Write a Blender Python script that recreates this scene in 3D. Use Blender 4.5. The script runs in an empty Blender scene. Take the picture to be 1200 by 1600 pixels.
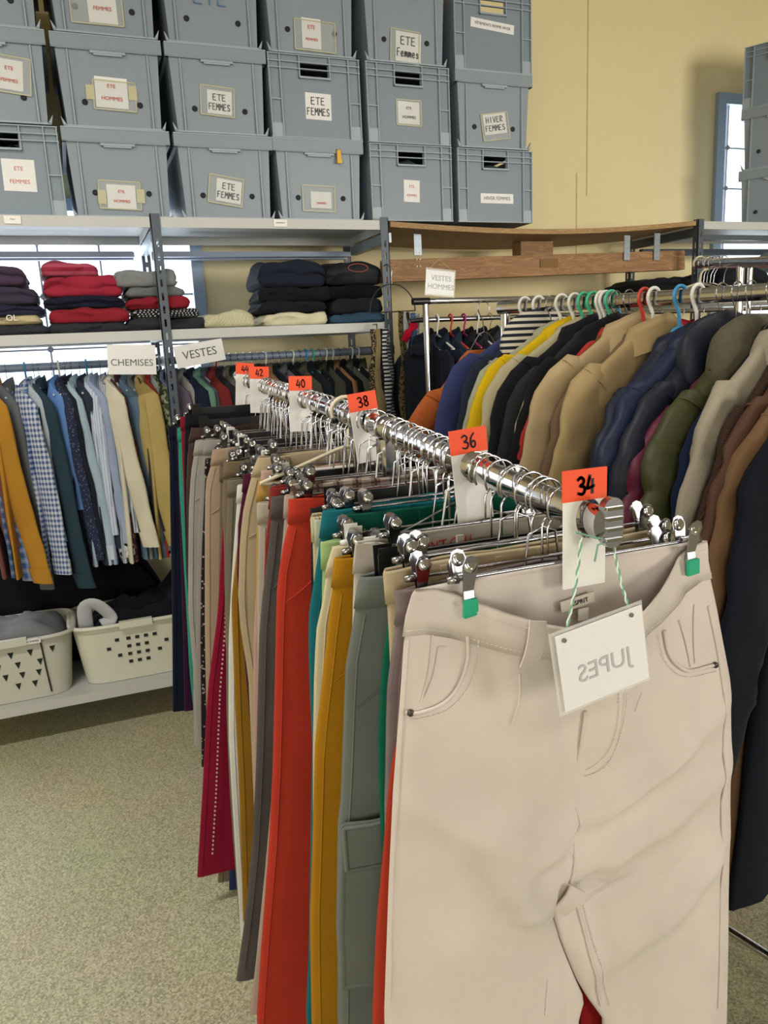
import bpy, math, random
from mathutils import Vector, Matrix, noise
R_ = random.Random
C = bpy.context.scene.collection
scn = bpy.context.scene
PI = math.pi
# ------------------------------------------------------------------ camera, world, lights
EYE = 1.50
RX = Vector((0.92853086, 0.11950807, 0.35149433))
RY = Vector((-0.36829754, 0.17724472, 0.91265614))
RZ = Vector((-0.04676926, 0.97688389, -0.20859172))
cam = bpy.data.objects.new('camera', bpy.data.cameras.new('camera')); C.objects.link(cam)
cam.data.sensor_fit = 'VERTICAL'; cam.data.sensor_height = 36; cam.data.lens = 27
cam.data.clip_start = 0.02
M = Matrix(((RX[0], RX[1], -RX[2], 0), (RY[0], RY[1], -RY[2], 0), (RZ[0], RZ[1], -RZ[2], EYE), (0, 0, 0, 1)))
cam.matrix_world = M
scn.camera = cam
def at(px, py, Y):
    """point of the place seen at a photo position, at distance Y in front of the camera's wall"""
    v = Vector(((px - 600) / 1200, (800 - py) / 1200, 1))
    w = Vector((RX.dot(v), RY.dot(v), RZ.dot(v)))
    w *= Y / w.y
    return Vector((w.x, w.y, w.z + EYE))
def pix(p):
    p = Vector(p) - Vector((0, 0, EYE))
    c = [RX[i] * p.x + RY[i] * p.y + RZ[i] * p.z for i in range(3)]
    return 600 + 1200 * c[0] / c[2], 800 - 1200 * c[1] / c[2]
vs = scn.view_settings
vs.view_transform = 'Standard'; vs.look = 'None'; vs.gamma = 1; vs.use_curve_mapping = False
vs.exposure = 0.08
scn.cycles.max_bounces = 6; scn.cycles.diffuse_bounces = 3; scn.cycles.glossy_bounces = 3
scn.cycles.transparent_max_bounces = 8; scn.cycles.sample_clamp_indirect = 6
scn.cycles.caustics_reflective = False; scn.cycles.caustics_refractive = False
wd = bpy.data.worlds.new('daylight'); scn.world = wd; wd.use_nodes = True
bg = wd.node_tree.nodes['Background']; bg.inputs[0].default_value = (.86, .93, 1, 1); bg.inputs[1].default_value = 2.2
def area(name, loc, target, sx, sy, power, col, spread=PI):
    l = bpy.data.lights.new(name, 'AREA'); l.shape = 'RECTANGLE'; l.size = sx; l.size_y = sy
    l.energy = power; l.color = col; l.spread = spread
    o = bpy.data.objects.new(name, l); C.objects.link(o); o.location = loc
    d = Vector(target) - Vector(loc)
    o.rotation_euler = d.to_track_quat('-Z', 'Y').to_euler()
    return o
WALL_Y = 3.92
area('window_daylight', (-0.55, WALL_Y + .30, 1.60), (-0.55, 0, 1.60), 3.0, 1.9, 80, (.84, .92, 1))
area('window_daylight', (4.7, WALL_Y + .30, 1.95), (4.7, 0, 1.95), 3.0, 2.6, 95, (.86, .93, 1))
area('added_rear_fill', (-2.2, -3.95, 1.75), (0.6, 1.5, .8), 2.4, 1.4, 98, (1, .965, .93))  # added key light behind the camera, gives the trousers frontal light
area('added_rear_fill', (3.6, -3.95, 1.75), (2.6, 3.9, 1.35), 2.6, 1.5, 60, (1, .95, .86), 1.35)  # second added light behind the camera, brightens the right of the back wall
for lx, ly, pw in ((-1.1, 1.2, 58), (1.9, 1.0, 9), (0.4, -1.6, 14)):
    area('added_ceiling_fill', (lx, ly, 3.22), (lx, ly, 0), 1.2, .16, pw, (1, .97, .92))  # added overhead fill for room and floor, no fixture stands there
# ------------------------------------------------------------------ materials
def srgb(h):
    if isinstance(h, str):
        h = h.lstrip('#'); c = [int(h[i:i + 2], 16) / 255 for i in (0, 2, 4)]
    else: c = h
    return tuple((x / 12.92 if x <= .04045 else ((x + .055) / 1.055) ** 2.4) for x in c) + (1,)
MC = {}
def mat(name, col, rough=.6, metal=0, **k):
    key = (name, str(col), rough, metal, str(k))
    if key in MC: return MC[key]
    m = bpy.data.materials.new(name); m.use_nodes = True; nt = m.node_tree; N = nt.nodes; L = nt.links
    b = N['Principled BSDF']; c = srgb(col)
    b.inputs['Base Color'].default_value = c; b.inputs['Roughness'].default_value = rough; b.inputs['Metallic'].default_value = metal
    if 'alpha' in k: b.inputs['Alpha'].default_value = k['alpha']
    if 'coat' in k: b.inputs['Coat Weight'].default_value = k['coat']
    if 'var' in k:
        tc = N.new('ShaderNodeTexCoord'); n = N.new('ShaderNodeTexNoise'); n.inputs['Scale'].default_value = k.get('vs', 6); n.inputs['Detail'].default_value = 4
        L.new(tc.outputs['Object'], n.inputs['Vector'])
        mx = N.new('ShaderNodeMix'); mx.data_type = 'RGBA'
        v = k['var']; mx.inputs['A'].default_value = tuple(x * (1 - v) for x in c[:3]) + (1,); mx.inputs['B'].default_value = tuple(min(1, x * (1 + v)) for x in c[:3]) + (1,)
        L.new(n.outputs['Fac'], mx.inputs['Factor']); L.new(mx.outputs['Result'], b.inputs['Base Color'])
    MC[key] = m
    return m
def fab(col, kind='plain', col2='#222222', s=1.0, rough=.85):
    """woven cloth; kind picks the surface pattern"""
    key = ('fab', col, kind, col2, s, rough)
    if key in MC: return MC[key]
    m = bpy.data.materials.new('cloth_' + kind); m.use_nodes = True; nt = m.node_tree; N = nt.nodes; L = nt.links
    b = N['Principled BSDF']; b.inputs['Roughness'].default_value = rough
    b.inputs['Sheen Weight'].default_value = .03 if kind not in ('nylon', 'leather') else 0
    b.inputs['Specular IOR Level'].default_value = .12
    tc = N.new('ShaderNodeTexCoord'); O = tc.outputs['Object']
    def mth(op, a, b_=None):
        n = N.new('ShaderNodeMath'); n.operation = op
        for i, x in enumerate((a, b_)):
            if x is None: continue
            if isinstance(x, (int, float)): n.inputs[i].default_value = x
            else: L.new(x, n.inputs[i])
        return n.outputs[0]
    def mix(f, A, B):
        n = N.new('ShaderNodeMix'); n.data_type = 'RGBA'
        for nm, x in (('Factor', f), ('A', A), ('B', B)):
            if isinstance(x, (tuple, float, int)): n.inputs[nm].default_value = x
            else: L.new(x, n.inputs[nm])
        return n.outputs['Result']
    def noi(sc, det=2, vec=O):
        n = N.new('ShaderNodeTexNoise'); n.inputs['Scale'].default_value = sc; n.inputs['Detail'].default_value = det; L.new(vec, n.inputs['Vector']); return n.outputs['Fac']
    c1, c2 = srgb(col), srgb(col2)
    dk = tuple(x * .80 for x in c1[:3]) + (1,); lt = tuple(min(1, x * 1.12) for x in c1[:3]) + (1,)
    base = mix(noi(9, 3), dk, lt)
    sx = N.new('ShaderNodeSeparateXYZ'); L.new(O, sx.inputs[0]); X, Y, Z = sx.outputs
    XY = mth('ADD', X, Y)
    bump_h = noi(420, 2); bs = .12
    def band(v, f, th=0.0): return mth('GREATER_THAN', mth('SINE', mth('MULTIPLY', v, f * s)), th)
    if kind == 'check':
        f = mth('MULTIPLY', mth('ADD', band(XY, 300), band(Z, 300)), .45); base = mix(f, base, c2)
    elif kind == 'plaid':
        f = mth('ADD', mth('MULTIPLY', mth('ADD', band(XY, 150), band(Z, 150)), .35), mth('MULTIPLY', mth('ADD', band(XY, 150, .93), band(Z, 150, .93)), .4)); base = mix(f, base, c2)
    elif kind == 'vstripe': base = mix(band(XY, 500, .3), base, c2)
    elif kind == 'hstripe': base = mix(band(Z, 420, .0), base, c2)
    elif kind == 'checker': base = mix(mth('MULTIPLY', band(mth('ADD', XY, Z), 420, .1), band(mth('SUBTRACT', XY, Z), 420, .1)), base, c2)
    elif kind == 'print':
        base = mix(mth('GREATER_THAN', noi(45 * s, 1), .54), base, c2)
    elif kind == 'dots':
        v = N.new('ShaderNodeTexVoronoi'); v.inputs['Scale'].default_value = 90 * s; L.new(O, v.inputs['Vector'])
        base = mix(mth('LESS_THAN', v.outputs['Distance'], .28), base, c2)
    elif kind == 'denim':
        base = mix(mth('MULTIPLY', noi(14, 5), .9), base, c2); bump_h = noi(260, 3); bs = .25
    elif kind == 'melange':
        base = mix(mth('MULTIPLY', noi(300, 2), .8), base, c2)
    elif kind == 'knit':
        w = mth('MULTIPLY', mth('SINE', mth('MULTIPLY', mth('ADD', XY, mth('MULTIPLY', mth('SINE', mth('MULTIPLY', Z, 500)), .0015)), 420 * s)), mth('SINE', mth('MULTIPLY', Z, 330 * s)))
        bump_h = w; bs = .6; base = mix(mth('MULTIPLY', mth('ADD', w, 1), .18), base, c2)
    elif kind == 'cord':
        bump_h = mth('SINE', mth('MULTIPLY', XY, 1500 * s)); bs = .5
    elif kind == 'fleece':
        bump_h = noi(85 * s, 4); bs = 1.0; base = mix(mth('MULTIPLY', noi(85, 3), .7), base, c2)
    elif kind == 'quilt':
        a = mth('ABSOLUTE', mth('SINE', mth('MULTIPLY', mth('ADD', XY, Z), 130 * s))); c = mth('ABSOLUTE', mth('SINE', mth('MULTIPLY', mth('SUBTRACT', XY, Z), 130 * s)))
        bump_h = mth('MINIMUM', a, c); bs = .5
    elif kind == 'nylon':
        b.inputs['Roughness'].default_value = .55; b.inputs['Specular IOR Level'].default_value = .35; bump_h = noi(55, 5); bs = .8
    elif kind == 'leather':
        b.inputs['Roughness'].default_value = .5; bump_h = noi(120, 4); bs = .4
    L.new(base, b.inputs['Base Color'])
    bp = N.new('ShaderNodeBump'); bp.inputs['Strength'].default_value = bs; bp.inputs['Distance'].default_value = .002
    L.new(bump_h, bp.inputs['Height']); L.new(bp.outputs[0], b.inputs['Normal'])
    MC[key] = m
    return m
chrome = mat('chrome', '#c9c9ce', .10, 1)
chrome2 = mat('brushed_chrome', '#a5a5aa', .22, 1)
steel = mat('galvanised_steel', '#9aa3ab', .45, .7, var=.12)
shelf_grey = mat('shelf_paint', '#bcbdb9', .5, 0, var=.05)
post_grey = mat('post_paint', '#4d5560', .5, .2, var=.1)
beam_grey = mat('beam_paint', '#7f8ca0', .5, .1, var=.05)
frame_blue = mat('window_frame_paint', '#93a2b0', .5)
blackpl = mat('black_plastic', '#141416', .35)
whitepl = mat('white_plastic', '#dcdbd4', .35)
clearpl = mat('clear_plastic', '#c8dbe6', .15, 0, alpha=.55)
bluepl = mat('blue_plastic', '#3c8fc0', .35)
greenpl = mat('green_plastic', '#3fae86', .35)
redpl = mat('red_plastic', '#c03a2c', .35)
pinkpl = mat('magenta_plastic', '#a3246f', .35)
beigepl = mat('cream_plastic', '#cfc4a8', .4)
crate_m = mat('crate_plastic', '#85909a', .42, 0, var=.05, vs=3)
crate_rib = mat('crate_rib_plastic', '#9aa5ae', .42)
crate_d = mat('crate_handle_plastic', '#7d8994', .42, 0, var=.05, vs=3)
crate_in = mat('crate_inside', '#20242a', .8)
paper = mat('white_paper', '#e4e3e2', .7)
paper_w = mat('white_card', '#e9e6e0', .6, 0, var=.02, vs=20)
orange = mat('orange_card', '#f2501f', .55)
ink = mat('black_ink', '#15151a', .6)
ink_grey = mat('grey_ink', '#53565a', .7)
ink_pale = mat('show_through_ink', '#b4b5b8', .7)
ink_red = mat('red_ink', '#c4513c', .7)
ink_blue = mat('blue_ink', '#56789c', .7)
sleeve = mat('clear_sleeve', '#dfe3df', .12, 0, alpha=.16)
tape = mat('yellowed_tape', '#cfcaa6', .3, 0, alpha=.75)
# ------------------------------------------------------------------ mesh kit
class MB:
    def __init__(s): s.v = []; s.f = []; s.sm = []
    def add(s, vs_, fs, smooth=False):
        o = len(s.v); s.v += [tuple(p) for p in vs_]
        for f in fs: s.f.append([i + o for i in f]); s.sm.append(smooth)
    def box(s, c, d, rz=0, rx=0, ry=0):
        x, y, z = d[0] / 2, d[1] / 2, d[2] / 2
        m = Matrix.Rotation(rz, 3, 'Z') @ Matrix.Rotation(ry, 3, 'Y') @ Matrix.Rotation(rx, 3, 'X'); c = Vector(c)
        P = [c + m @ Vector((a * x, b * y, g * z)) for a in (-1, 1) for b in (-1, 1) for g in (-1, 1)]
        s.add(P, [(0, 1, 3, 2), (4, 6, 7, 5), (0, 4, 5, 1), (2, 3, 7, 6), (0, 2, 6, 4), (1, 5, 7, 3)])
    def bx(s, x0, x1, y0, y1, z0, z1): s.box(((x0 + x1) / 2, (y0 + y1) / 2, (z0 + z1) / 2), (x1 - x0, y1 - y0, z1 - z0))
    def loft(s, rings, caps=(True, True), smooth=True, closed=True):
        n = len(rings[0]); V = [p for r in rings for p in r]; F = []
        for i in range(len(rings) - 1):
            for j in range(n if closed else n - 1):
                k = (j + 1) % n; F.append((i * n + j, i * n + k, (i + 1) * n + k, (i + 1) * n + j))
        s.add(V, F, smooth)
        if closed:
            if caps[0]: s.add(rings[0], [tuple(reversed(range(n)))], False)
            if caps[1]: s.add(rings[-1], [tuple(range(n))], False)
    def tube(s, path, r, n=8, flat=1.0, up=(0, 0, 1), caps=(True, True), closed=False):
        P = [Vector(p) for p in path]; m = len(P); rings = []; prev = None
        for i, p in enumerate(P):
            if closed: d = P[(i + 1) % m] - P[i - 1]
            else: d = (P[min(i + 1, m - 1)] - P[max(i - 1, 0)])
            if d.length < 1e-9: d = Vector((0, 0, 1))
            d.normalize()
            if prev is None:
                a = Vector(up).cross(d)
                if a.length < 1e-3: a = Vector((1, 0, 0)).cross(d)
            else: a = prev - d * prev.dot(d)
            a.normalize(); prev = a; b = d.cross(a)
            rr = r[i] if isinstance(r, (list, tuple)) else r
            rings.append([p + a * math.cos(t) * rr + b * math.sin(t) * rr * flat for t in [2 * PI * k / n for k in range(n)]])
        if closed: rings.append(rings[0]); caps = (False, False)
        s.loft(rings, caps)
    def prism(s, poly, f0, f1, smooth=False):
        """poly: 2d outline; f0 / f1 map (a,b) to the two faces"""
        n = len(poly); A = [f0(*p) for p in poly]; B = [f1(*p) for p in poly]
        s.add(A + B, [tuple(range(n)), tuple(reversed(range(n, 2 * n)))] + [(i, n + i, n + (i + 1) % n, (i + 1) % n) for i in range(n)], smooth)
    def lathe(s, prof, c, n=16, axis='Z'):
        c = Vector(c); rings = []
        for r, h in prof:
            rg = []
            for k in range(n):
                t = 2 * PI * k / n; u, w = r * math.cos(t), r * math.sin(t)
                rg.append(c + Vector({'Z': (u, w, h), 'Y': (u, h, w), 'X': (h, u, w)}[axis]))
            rings.append(rg)
        s.loft(rings)
    def obj(s, name, m, parent=None):
        me = bpy.data.meshes.new(name); me.from_pydata(s.v, [], s.f)
        me.polygons.foreach_set('use_smooth', s.sm); me.materials.append(m); me.update()
        o = bpy.data.objects.new(name, me); C.objects.link(o)
        if parent: o.parent = parent
        return o
def tag(o, label, cat, group=None, kind=None):
    o['label'] = label; o['category'] = cat
    if group: o['group'] = group
    if kind: o['kind'] = kind
    return o
def thing(name, label, cat, loc=(0, 0, 0), rz=0, group=None):
    o = bpy.data.objects.new(name, None); C.objects.link(o); o.location = loc; o.rotation_euler = (0, 0, rz); o.empty_display_size = .05
    return tag(o, label, cat, group)
def struct(mb, name, m):
    o = mb.obj(name, m); o['kind'] = 'structure'; return o
KIDS = {}
def dup(root, loc, rz=0, label=None, group=None, swap=None):
    r = root.copy(); C.objects.link(r); r.location = loc; r.rotation_euler = (0, 0, rz)
    if label: r['label'] = label
    if group: r['group'] = group
    for ch in list(root.children):
        c = ch.copy(); C.objects.link(c); c.parent = r
        for g in ch.children:
            d = g.copy(); C.objects.link(d); d.parent = c
    return r
def text(s_, size, m, parent, mx, name='lettering', align='CENTER', depth=.0004, shear=0, space=1.0, offset=0):
    cu = bpy.data.curves.new('t', 'FONT'); cu.body = s_; cu.size = size; cu.align_x = align; cu.align_y = 'CENTER'; cu.extrude = depth
    cu.shear = shear; cu.space_character = space; cu.resolution_u = 3; cu.offset = offset
    o = bpy.data.objects.new('t', cu)
    me = bpy.data.meshes.new_from_object(o); me.transform(mx); me.materials.clear(); me.materials.append(m)
    bpy.data.objects.remove(o); bpy.data.curves.remove(cu)
    r = bpy.data.objects.new(name, me); C.objects.link(r); r.parent = parent
    return r
FRONT = Matrix.Rotation(PI / 2, 4, 'X')      # text plane facing the camera side (-Y)
DIG = {'3': [[(.1, .9), (.45, 1), (.75, .85), (.7, .65), (.35, .52), (.75, .42), (.8, .2), (.5, .02), (.05, .1)]],
       '4': [[(.45, 1), (.15, .5), (.1, .3), (.85, .38)], [(.75, .75), (.62, .0)]],
       '6': [[(.7, 1), (.3, .75), (.1, .35), (.25, .03), (.6, .02), (.75, .25), (.6, .45), (.25, .38), (.15, .25)]],
       '8': [[(.8, .85), (.5, 1), (.2, .85), (.3, .6), (.7, .4), (.75, .12), (.45, 0), (.15, .15), (.25, .4), (.65, .6), (.8, .85)]],
       '5': [[(.8, 1), (.25, .95), (.2, .55), (.6, .6), (.8, .3), (.5, .0), (.1, .08)]],
       '0': [[(.5, 1), (.15, .7), (.15, .25), (.45, 0), (.8, .25), (.8, .7), (.5, 1)]],
       '2': [[(.1, .8), (.4, 1), (.75, .85), (.6, .5), (.1, .05), (.85, .05)]]}
LET = {'E': [[(.75, 1), (.1, .97), (.08, .02), (.8, .0)], [(.1, .52), (.65, .54)]], 'T': [[(0, .97), (.95, 1)], [(.48, .97), (.45, 0)]],
       'F': [[(.8, 1), (.1, .96), (.08, 0)], [(.1, .52), (.62, .54)]], 'M': [[(.05, 0), (.12, 1), (.48, .45), (.85, 1), (.95, 0)]],
       'S': [[(.8, .85), (.5, 1), (.15, .8), (.3, .55), (.7, .42), (.78, .15), (.45, 0), (.1, .12)]], 'H': [[(.1, 1), (.08, 0)], [(.85, 1), (.82, 0)], [(.1, .5), (.84, .52)]],
       'I': [[(.45, 1), (.43, 0)]], 'V': [[(.05, 1), (.45, 0), (.9, 1)]], 'R': [[(.1, 0), (.1, 1), (.65, .95), (.75, .72), (.12, .5), (.8, 0)]],
       'e': [[(.15, .3), (.7, .35), (.6, .6), (.25, .58), (.12, .25), (.4, 0), (.75, .1)]], 'm': [[(.05, 0), (.08, .55), (.3, .6), (.42, .1), (.6, .6), (.8, .5), (.9, 0)]],
       'r': [[(.2, 0), (.22, .6), (.4, .5), (.7, .58)]], 's': [[(.7, .5), (.4, .6), (.25, .42), (.65, .22), (.5, 0), (.15, .08)]], ' ': []}
def smooth_path(P, n=4):
    if len(P) < 3: return P
    out = []
    for i in range(len(P) - 1):
        p0, p1, p2, p3 = P[max(i - 1, 0)], P[i], P[i + 1], P[min(i + 2, len(P) - 1)]
        for k in range(n):
            t = k / n
            out.append(tuple(.5 * ((2 * b) + (c - a) * t + (2 * a - 5 * b + 4 * c - d) * t * t + (3 * b - a - 3 * c + d) * t ** 3) for a, b, c, d in zip(p0, p1, p2, p3)))
    out.append(P[-1]); return out
def handwriting(s_, h, thick, m, parent, mx, name='lettering', pitch=.8, smooth=True, adv=.85):
    mb = MB(); w = h * pitch; x0 = -len(s_) * w * .5
    tbl = {**LET, **DIG}
    for i, ch in enumerate(s_):
        for st in tbl[ch]:
            p = smooth_path(st, 4) if (smooth and ch not in 'EFTHIVM') else st
            pts = [mx @ Vector((x0 + i * w + a * w * adv, (b - .5) * h, 0.0006)) for a, b in p]
            nrm = (mx.to_3x3() @ Vector((0, 0, 1)))
            # flat marker ribbon with a little thickness
            for a, b in zip(pts[:-1], pts[1:]):
                d = (b - a); L_ = d.length
                if L_ < 1e-6: continue
                d.normalize(); sd = d.cross(nrm) * thick * .5; e = d * thick * .45; up_ = nrm * .0003
                q = [a - e - sd, b + e - sd, b + e + sd, a - e + sd]
                V = [p_ + up_ for p_ in q] + [p_ - up_ for p_ in q]
                mb.add(V, [(0, 1, 2, 3), (7, 6, 5, 4), (0, 4, 5, 1), (1, 5, 6, 2), (2, 6, 7, 3), (3, 7, 4, 0)])
    return mb.obj(name, m, parent)
def nz(x, y, z): return noise.noise(Vector((x, y, z)))
def lerp(a, b, t): return a + (b - a) * t
def interp(T, x):
    """T sorted list of (x, y)"""
    if x <= T[0][0]: return T[0][1]
    for (a, fa), (b, fb) in zip(T[:-1], T[1:]):
        if x <= b:
            t = (x - a) / (b - a); return fa + (fb - fa) * t
    return T[-1][1]
# ------------------------------------------------------------------ the room
def floor_mat():
    m = bpy.data.materials.new('speckled_vinyl'); m.use_nodes = True; N = m.node_tree.nodes; L = m.node_tree.links; b = N['Principled BSDF']
    tc = N.new('ShaderNodeTexCoord'); v = N.new('ShaderNodeTexVoronoi'); v.inputs['Scale'].default_value = 210; L.new(tc.outputs['Object'], v.inputs['Vector'])
    n = N.new('ShaderNodeTexNoise'); n.inputs['Scale'].default_value = 190; n.inputs['Detail'].default_value = 4; L.new(tc.outputs['Object'], n.inputs['Vector'])
    n2 = N.new('ShaderNodeTexNoise'); n2.inputs['Scale'].default_value = 2.5; L.new(tc.outputs['Object'], n2.inputs['Vector'])
    r = N.new('ShaderNodeValToRGB'); e = r.color_ramp.elements; e[0].position = .3; e[0].color = srgb('#918d70'); e[1].position = .7; e[1].color = srgb('#d3cfae'); x = e.new(.5); x.color = srgb('#b5b191')
    mx = N.new('ShaderNodeMix'); mx.data_type = 'FLOAT'; mx.inputs[0].default_value = .45; L.new(n.outputs['Fac'], mx.inputs[2]); L.new(v.outputs['Color'], mx.inputs[3]); L.new(mx.outputs[0], r.inputs[0])
    m2 = N.new('ShaderNodeMix'); m2.data_type = 'RGBA'; m2.blend_type = 'MULTIPLY'; m2.inputs[0].default_value = .25; L.new(r.outputs[0], m2.inputs[6]); L.new(n2.outputs['Color'], m2.inputs[7])
    L.new(m2.outputs[2], b.inputs['Base Color']); b.inputs['Roughness'].default_value = .5; b.inputs['Specular IOR Level'].default_value = .35
    return m
def wood_mat(name, c1, c2, sc=6, axis=0):
    m = bpy.data.materials.new(name); m.use_nodes = True; N = m.node_tree.nodes; L = m.node_tree.links; b = N['Principled BSDF']
    tc = N.new('ShaderNodeTexCoord'); mp = N.new('ShaderNodeMapping'); s3 = [14, 14, 14]; s3[axis] = 1.2; mp.inputs['Scale'].default_value = s3; L.new(tc.outputs['Object'], mp.inputs['Vector'])
    n = N.new('ShaderNodeTexNoise'); n.inputs['Scale'].default_value = sc * .35; n.inputs['Detail'].default_value = 3; n.inputs['Distortion'].default_value = 1.5; L.new(mp.outputs[0], n.inputs['Vector'])
    w = N.new('ShaderNodeMath'); w.operation = 'SINE'; w2 = N.new('ShaderNodeMath'); w2.operation = 'MULTIPLY'; w2.inputs[1].default_value = 45; L.new(n.outputs['Fac'], w2.inputs[0]); L.new(w2.outputs[0], w.inputs[0])
    r = N.new('ShaderNodeValToRGB'); r.color_ramp.elements[0].color = srgb(c1); r.color_ramp.elements[1].color = srgb(c2); r.color_ramp.elements[0].position = .0; L.new(w.outputs[0], r.inputs[0])
    L.new(r.outputs[0], b.inputs['Base Color']); b.inputs['Roughness'].default_value = .65
    return m
wall_m = mat('cream_wall_paint', '#e4d4a4', .75, 0, var=.05, vs=1.2)
ceil_m = mat('ceiling_paint', '#b9b2a2', .8)
X0, X1, Y0, ZC = -3.2, 6.2, -4.0, 3.45
mb = MB(); mb.bx(X0 - .1, X1 + .1, Y0 - .1, WALL_Y + .12, -.1, 0); struct(mb, 'floor', floor_mat())
mb = MB(); mb.bx(X0 - .1, X1 + .1, Y0 - .1, WALL_Y + .12, ZC, ZC + .1); struct(mb, 'ceiling', ceil_m)
# windows in the back wall: (x0, x1, z0, z1)
WL = (-1.75, .63, .95, 2.22); WR = (3.77, 5.5, 1.0, 2.90)
def wall_with_holes(name, y0, y1, holes):
    mb = MB(); xs = sorted([X0 - .1, X1 + .1] + [h[0] for h in holes] + [h[1] for h in holes])
    for a, b in zip(xs[:-1], xs[1:]):
        h = [k for k in holes if k[0] <= a + 1e-6 and k[1] >= b - 1e-6]
        if h: mb.bx(a, b, y0, y1, 0, h[0][2]); mb.bx(a, b, y0, y1, h[0][3], ZC)
        else: mb.bx(a, b, y0, y1, 0, ZC)
    return struct(mb, name, wall_m)
wall_with_holes('wall_back', WALL_Y, WALL_Y + .12, [WL, WR])
wall_with_holes('wall_front', Y0 - .12, Y0, [(-3.1, -1.3, .9, 2.4), (2.6, 4.6, .9, 2.4)])
mb = MB(); mb.bx(X0 - .12, X0, Y0, WALL_Y, 0, ZC); struct(mb, 'wall_left', wall_m)
mb = MB(); mb.bx(X1, X1 + .12, Y0, WALL_Y, 0, ZC); struct(mb, 'wall_right', wall_m)
# panel joints on the back wall
mb = MB()
for jx, z0, z1 in ((at(900, 300, WALL_Y).x, 1.95, 2.42), (at(905, 200, WALL_Y).x + .05, 2.3, ZC)):
    mb.bx(jx, jx + .006, WALL_Y - .004, WALL_Y, z0, z1)
struct(mb, 'trim_1', mat('joint_strip', '#cdbd88', .7))
mb = MB(); mb.bx(X0, X1, WALL_Y - .015, WALL_Y, 0, .09); struct(mb, 'baseboard_back', mat('skirting', '#8d8f8a', .6))
def glass_mat():
    m = bpy.data.materials.new('window_glass'); m.use_nodes = True; N = m.node_tree.nodes; L = m.node_tree.links
    t = N.new('ShaderNodeBsdfTransparent'); t.inputs[0].default_value = (.96, .98, 1, 1); g = N.new('ShaderNodeBsdfGlossy'); g.inputs['Roughness'].default_value = .05
    mx = N.new('ShaderNodeMixShader'); mx.inputs[0].default_value = .06; L.new(t.outputs[0], mx.inputs[1]); L.new(g.outputs[0], mx.inputs[2])
    L.new(mx.outputs[0], N['Material Output'].inputs[0]); return m
glass = glass_mat(); mullion = mat('mullion_grey', '#8a8d92', .5)
def window(name, w, px, pz, fw, y0, zoff=0):
    x0, x1, z0, z1 = w; root = bpy.data.objects.new(name, None); C.objects.link(root); root['kind'] = 'structure'; root.location = (0, 0, 0)
    f = MB()
    for a in ((x0, x0 + fw, z0, z1), (x1 - fw, x1, z0, z1), (x0 + fw, x1 - fw, z0, z0 + fw), (x0 + fw, x1 - fw, z1 - fw, z1)): f.bx(a[0], a[1], y0 - .03, y0 + .06, a[2], a[3])
    f.obj('window_frame', frame_blue, root)
    g = MB(); g.bx(x0 + fw, x1 - fw, y0 + .03, y0 + .034, z0 + fw, z1 - fw); g.obj('glass_pane', glass, root)
    b = MB(); zz = z1 - fw - zoff
    while zz > z0 + fw:
        b.bx(x0 + fw, x1 - fw, y0 + .015, y0 + .03, zz - .004, zz + .004); zz -= pz
    xx = x1 - fw - px * .55
    while px and xx > x0 + fw:
        b.bx(xx - .004, xx + .004, y0 + .012, y0 + .028, z0 + fw, z1 - fw)
        zz = z1 - fw - zoff
        while zz > z0 + fw:
            b.lathe([(0, .006), (.014, .006), (.014, .03), (0, .03)], (xx, y0, zz), 10, 'Y'); zz -= pz
        xx -= px
    b.obj('glazing_bars', mullion, root)
window('window_1', WL, .262, .235, .055, WALL_Y, .13)
window('window_2', WR, 1.0, .235, .06, WALL_Y, .235)
# ------------------------------------------------------------------ slotted steel shelving
def slotted_post(root, x, y, z1, hand=1, name='upright'):
    """L-section upright with a row of slots in each flange"""
    mb = MB(); w = .036; t = .003; p = .05; n = int(z1 / p)
    for (ax) in (0, 1):
        def st(a0, a1, z0_, z1_):
            if ax == 0: mb.bx(min(x + hand * a0, x + hand * a1), max(x + hand * a0, x + hand * a1), y, y + t, z0_, z1_)
            else: mb.bx(min(x, x + hand * t), max(x, x + hand * t), y + a0, y + a1, z0_, z1_)
        st(0, w * .38, 0, z1); st(w * .62, w, 0, z1)
        for k in range(n):
            st(w * .38, w * .62, k * p, k * p + .022 if k < n - 1 else z1)
    return mb.obj(name, post_grey, root)
def shelf_board(root, x0, x1, y0, y1, z, m=shelf_grey, lip=.038, name='shelf'):
    mb = MB(); mb.bx(x0, x1, y0, y1, z - .004, z)
    mb.bx(x0, x1, y0, y0 + .003, z - lip, z - .004); mb.bx(x0, x1, y1 - .003, y1, z - lip, z - .004)
    mb.bx(x0, x0 + .003, y0 + .003, y1 - .003, z - lip, z - .004); mb.bx(x1 - .003, x1, y0 + .003, y1 - .003, z - lip, z - .004)
    mb.bx(x0 + .003, x1 - .003, y0 + .003, y0 + .015, z - lip, z - lip + .003)
    return mb.obj(name, m, root)
SY0, SY1 = 3.20, 3.70
ZT, ZM, ZB = EYE + .166 * 3.2, EYE + .0345 * 3.2, EYE - .409 * 3.2
xs = [-.68, .335, 1.315]
unit = thing('shelving_unit', 'grey slotted steel shelving unit against the left window, carrying crates and folded jumpers', 'shelving', (0, 0, 0))
for x in xs:
    for y in (SY0, SY1): slotted_post(unit, x, y, ZT + .012, 1 if x < 1 else -1)
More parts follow.
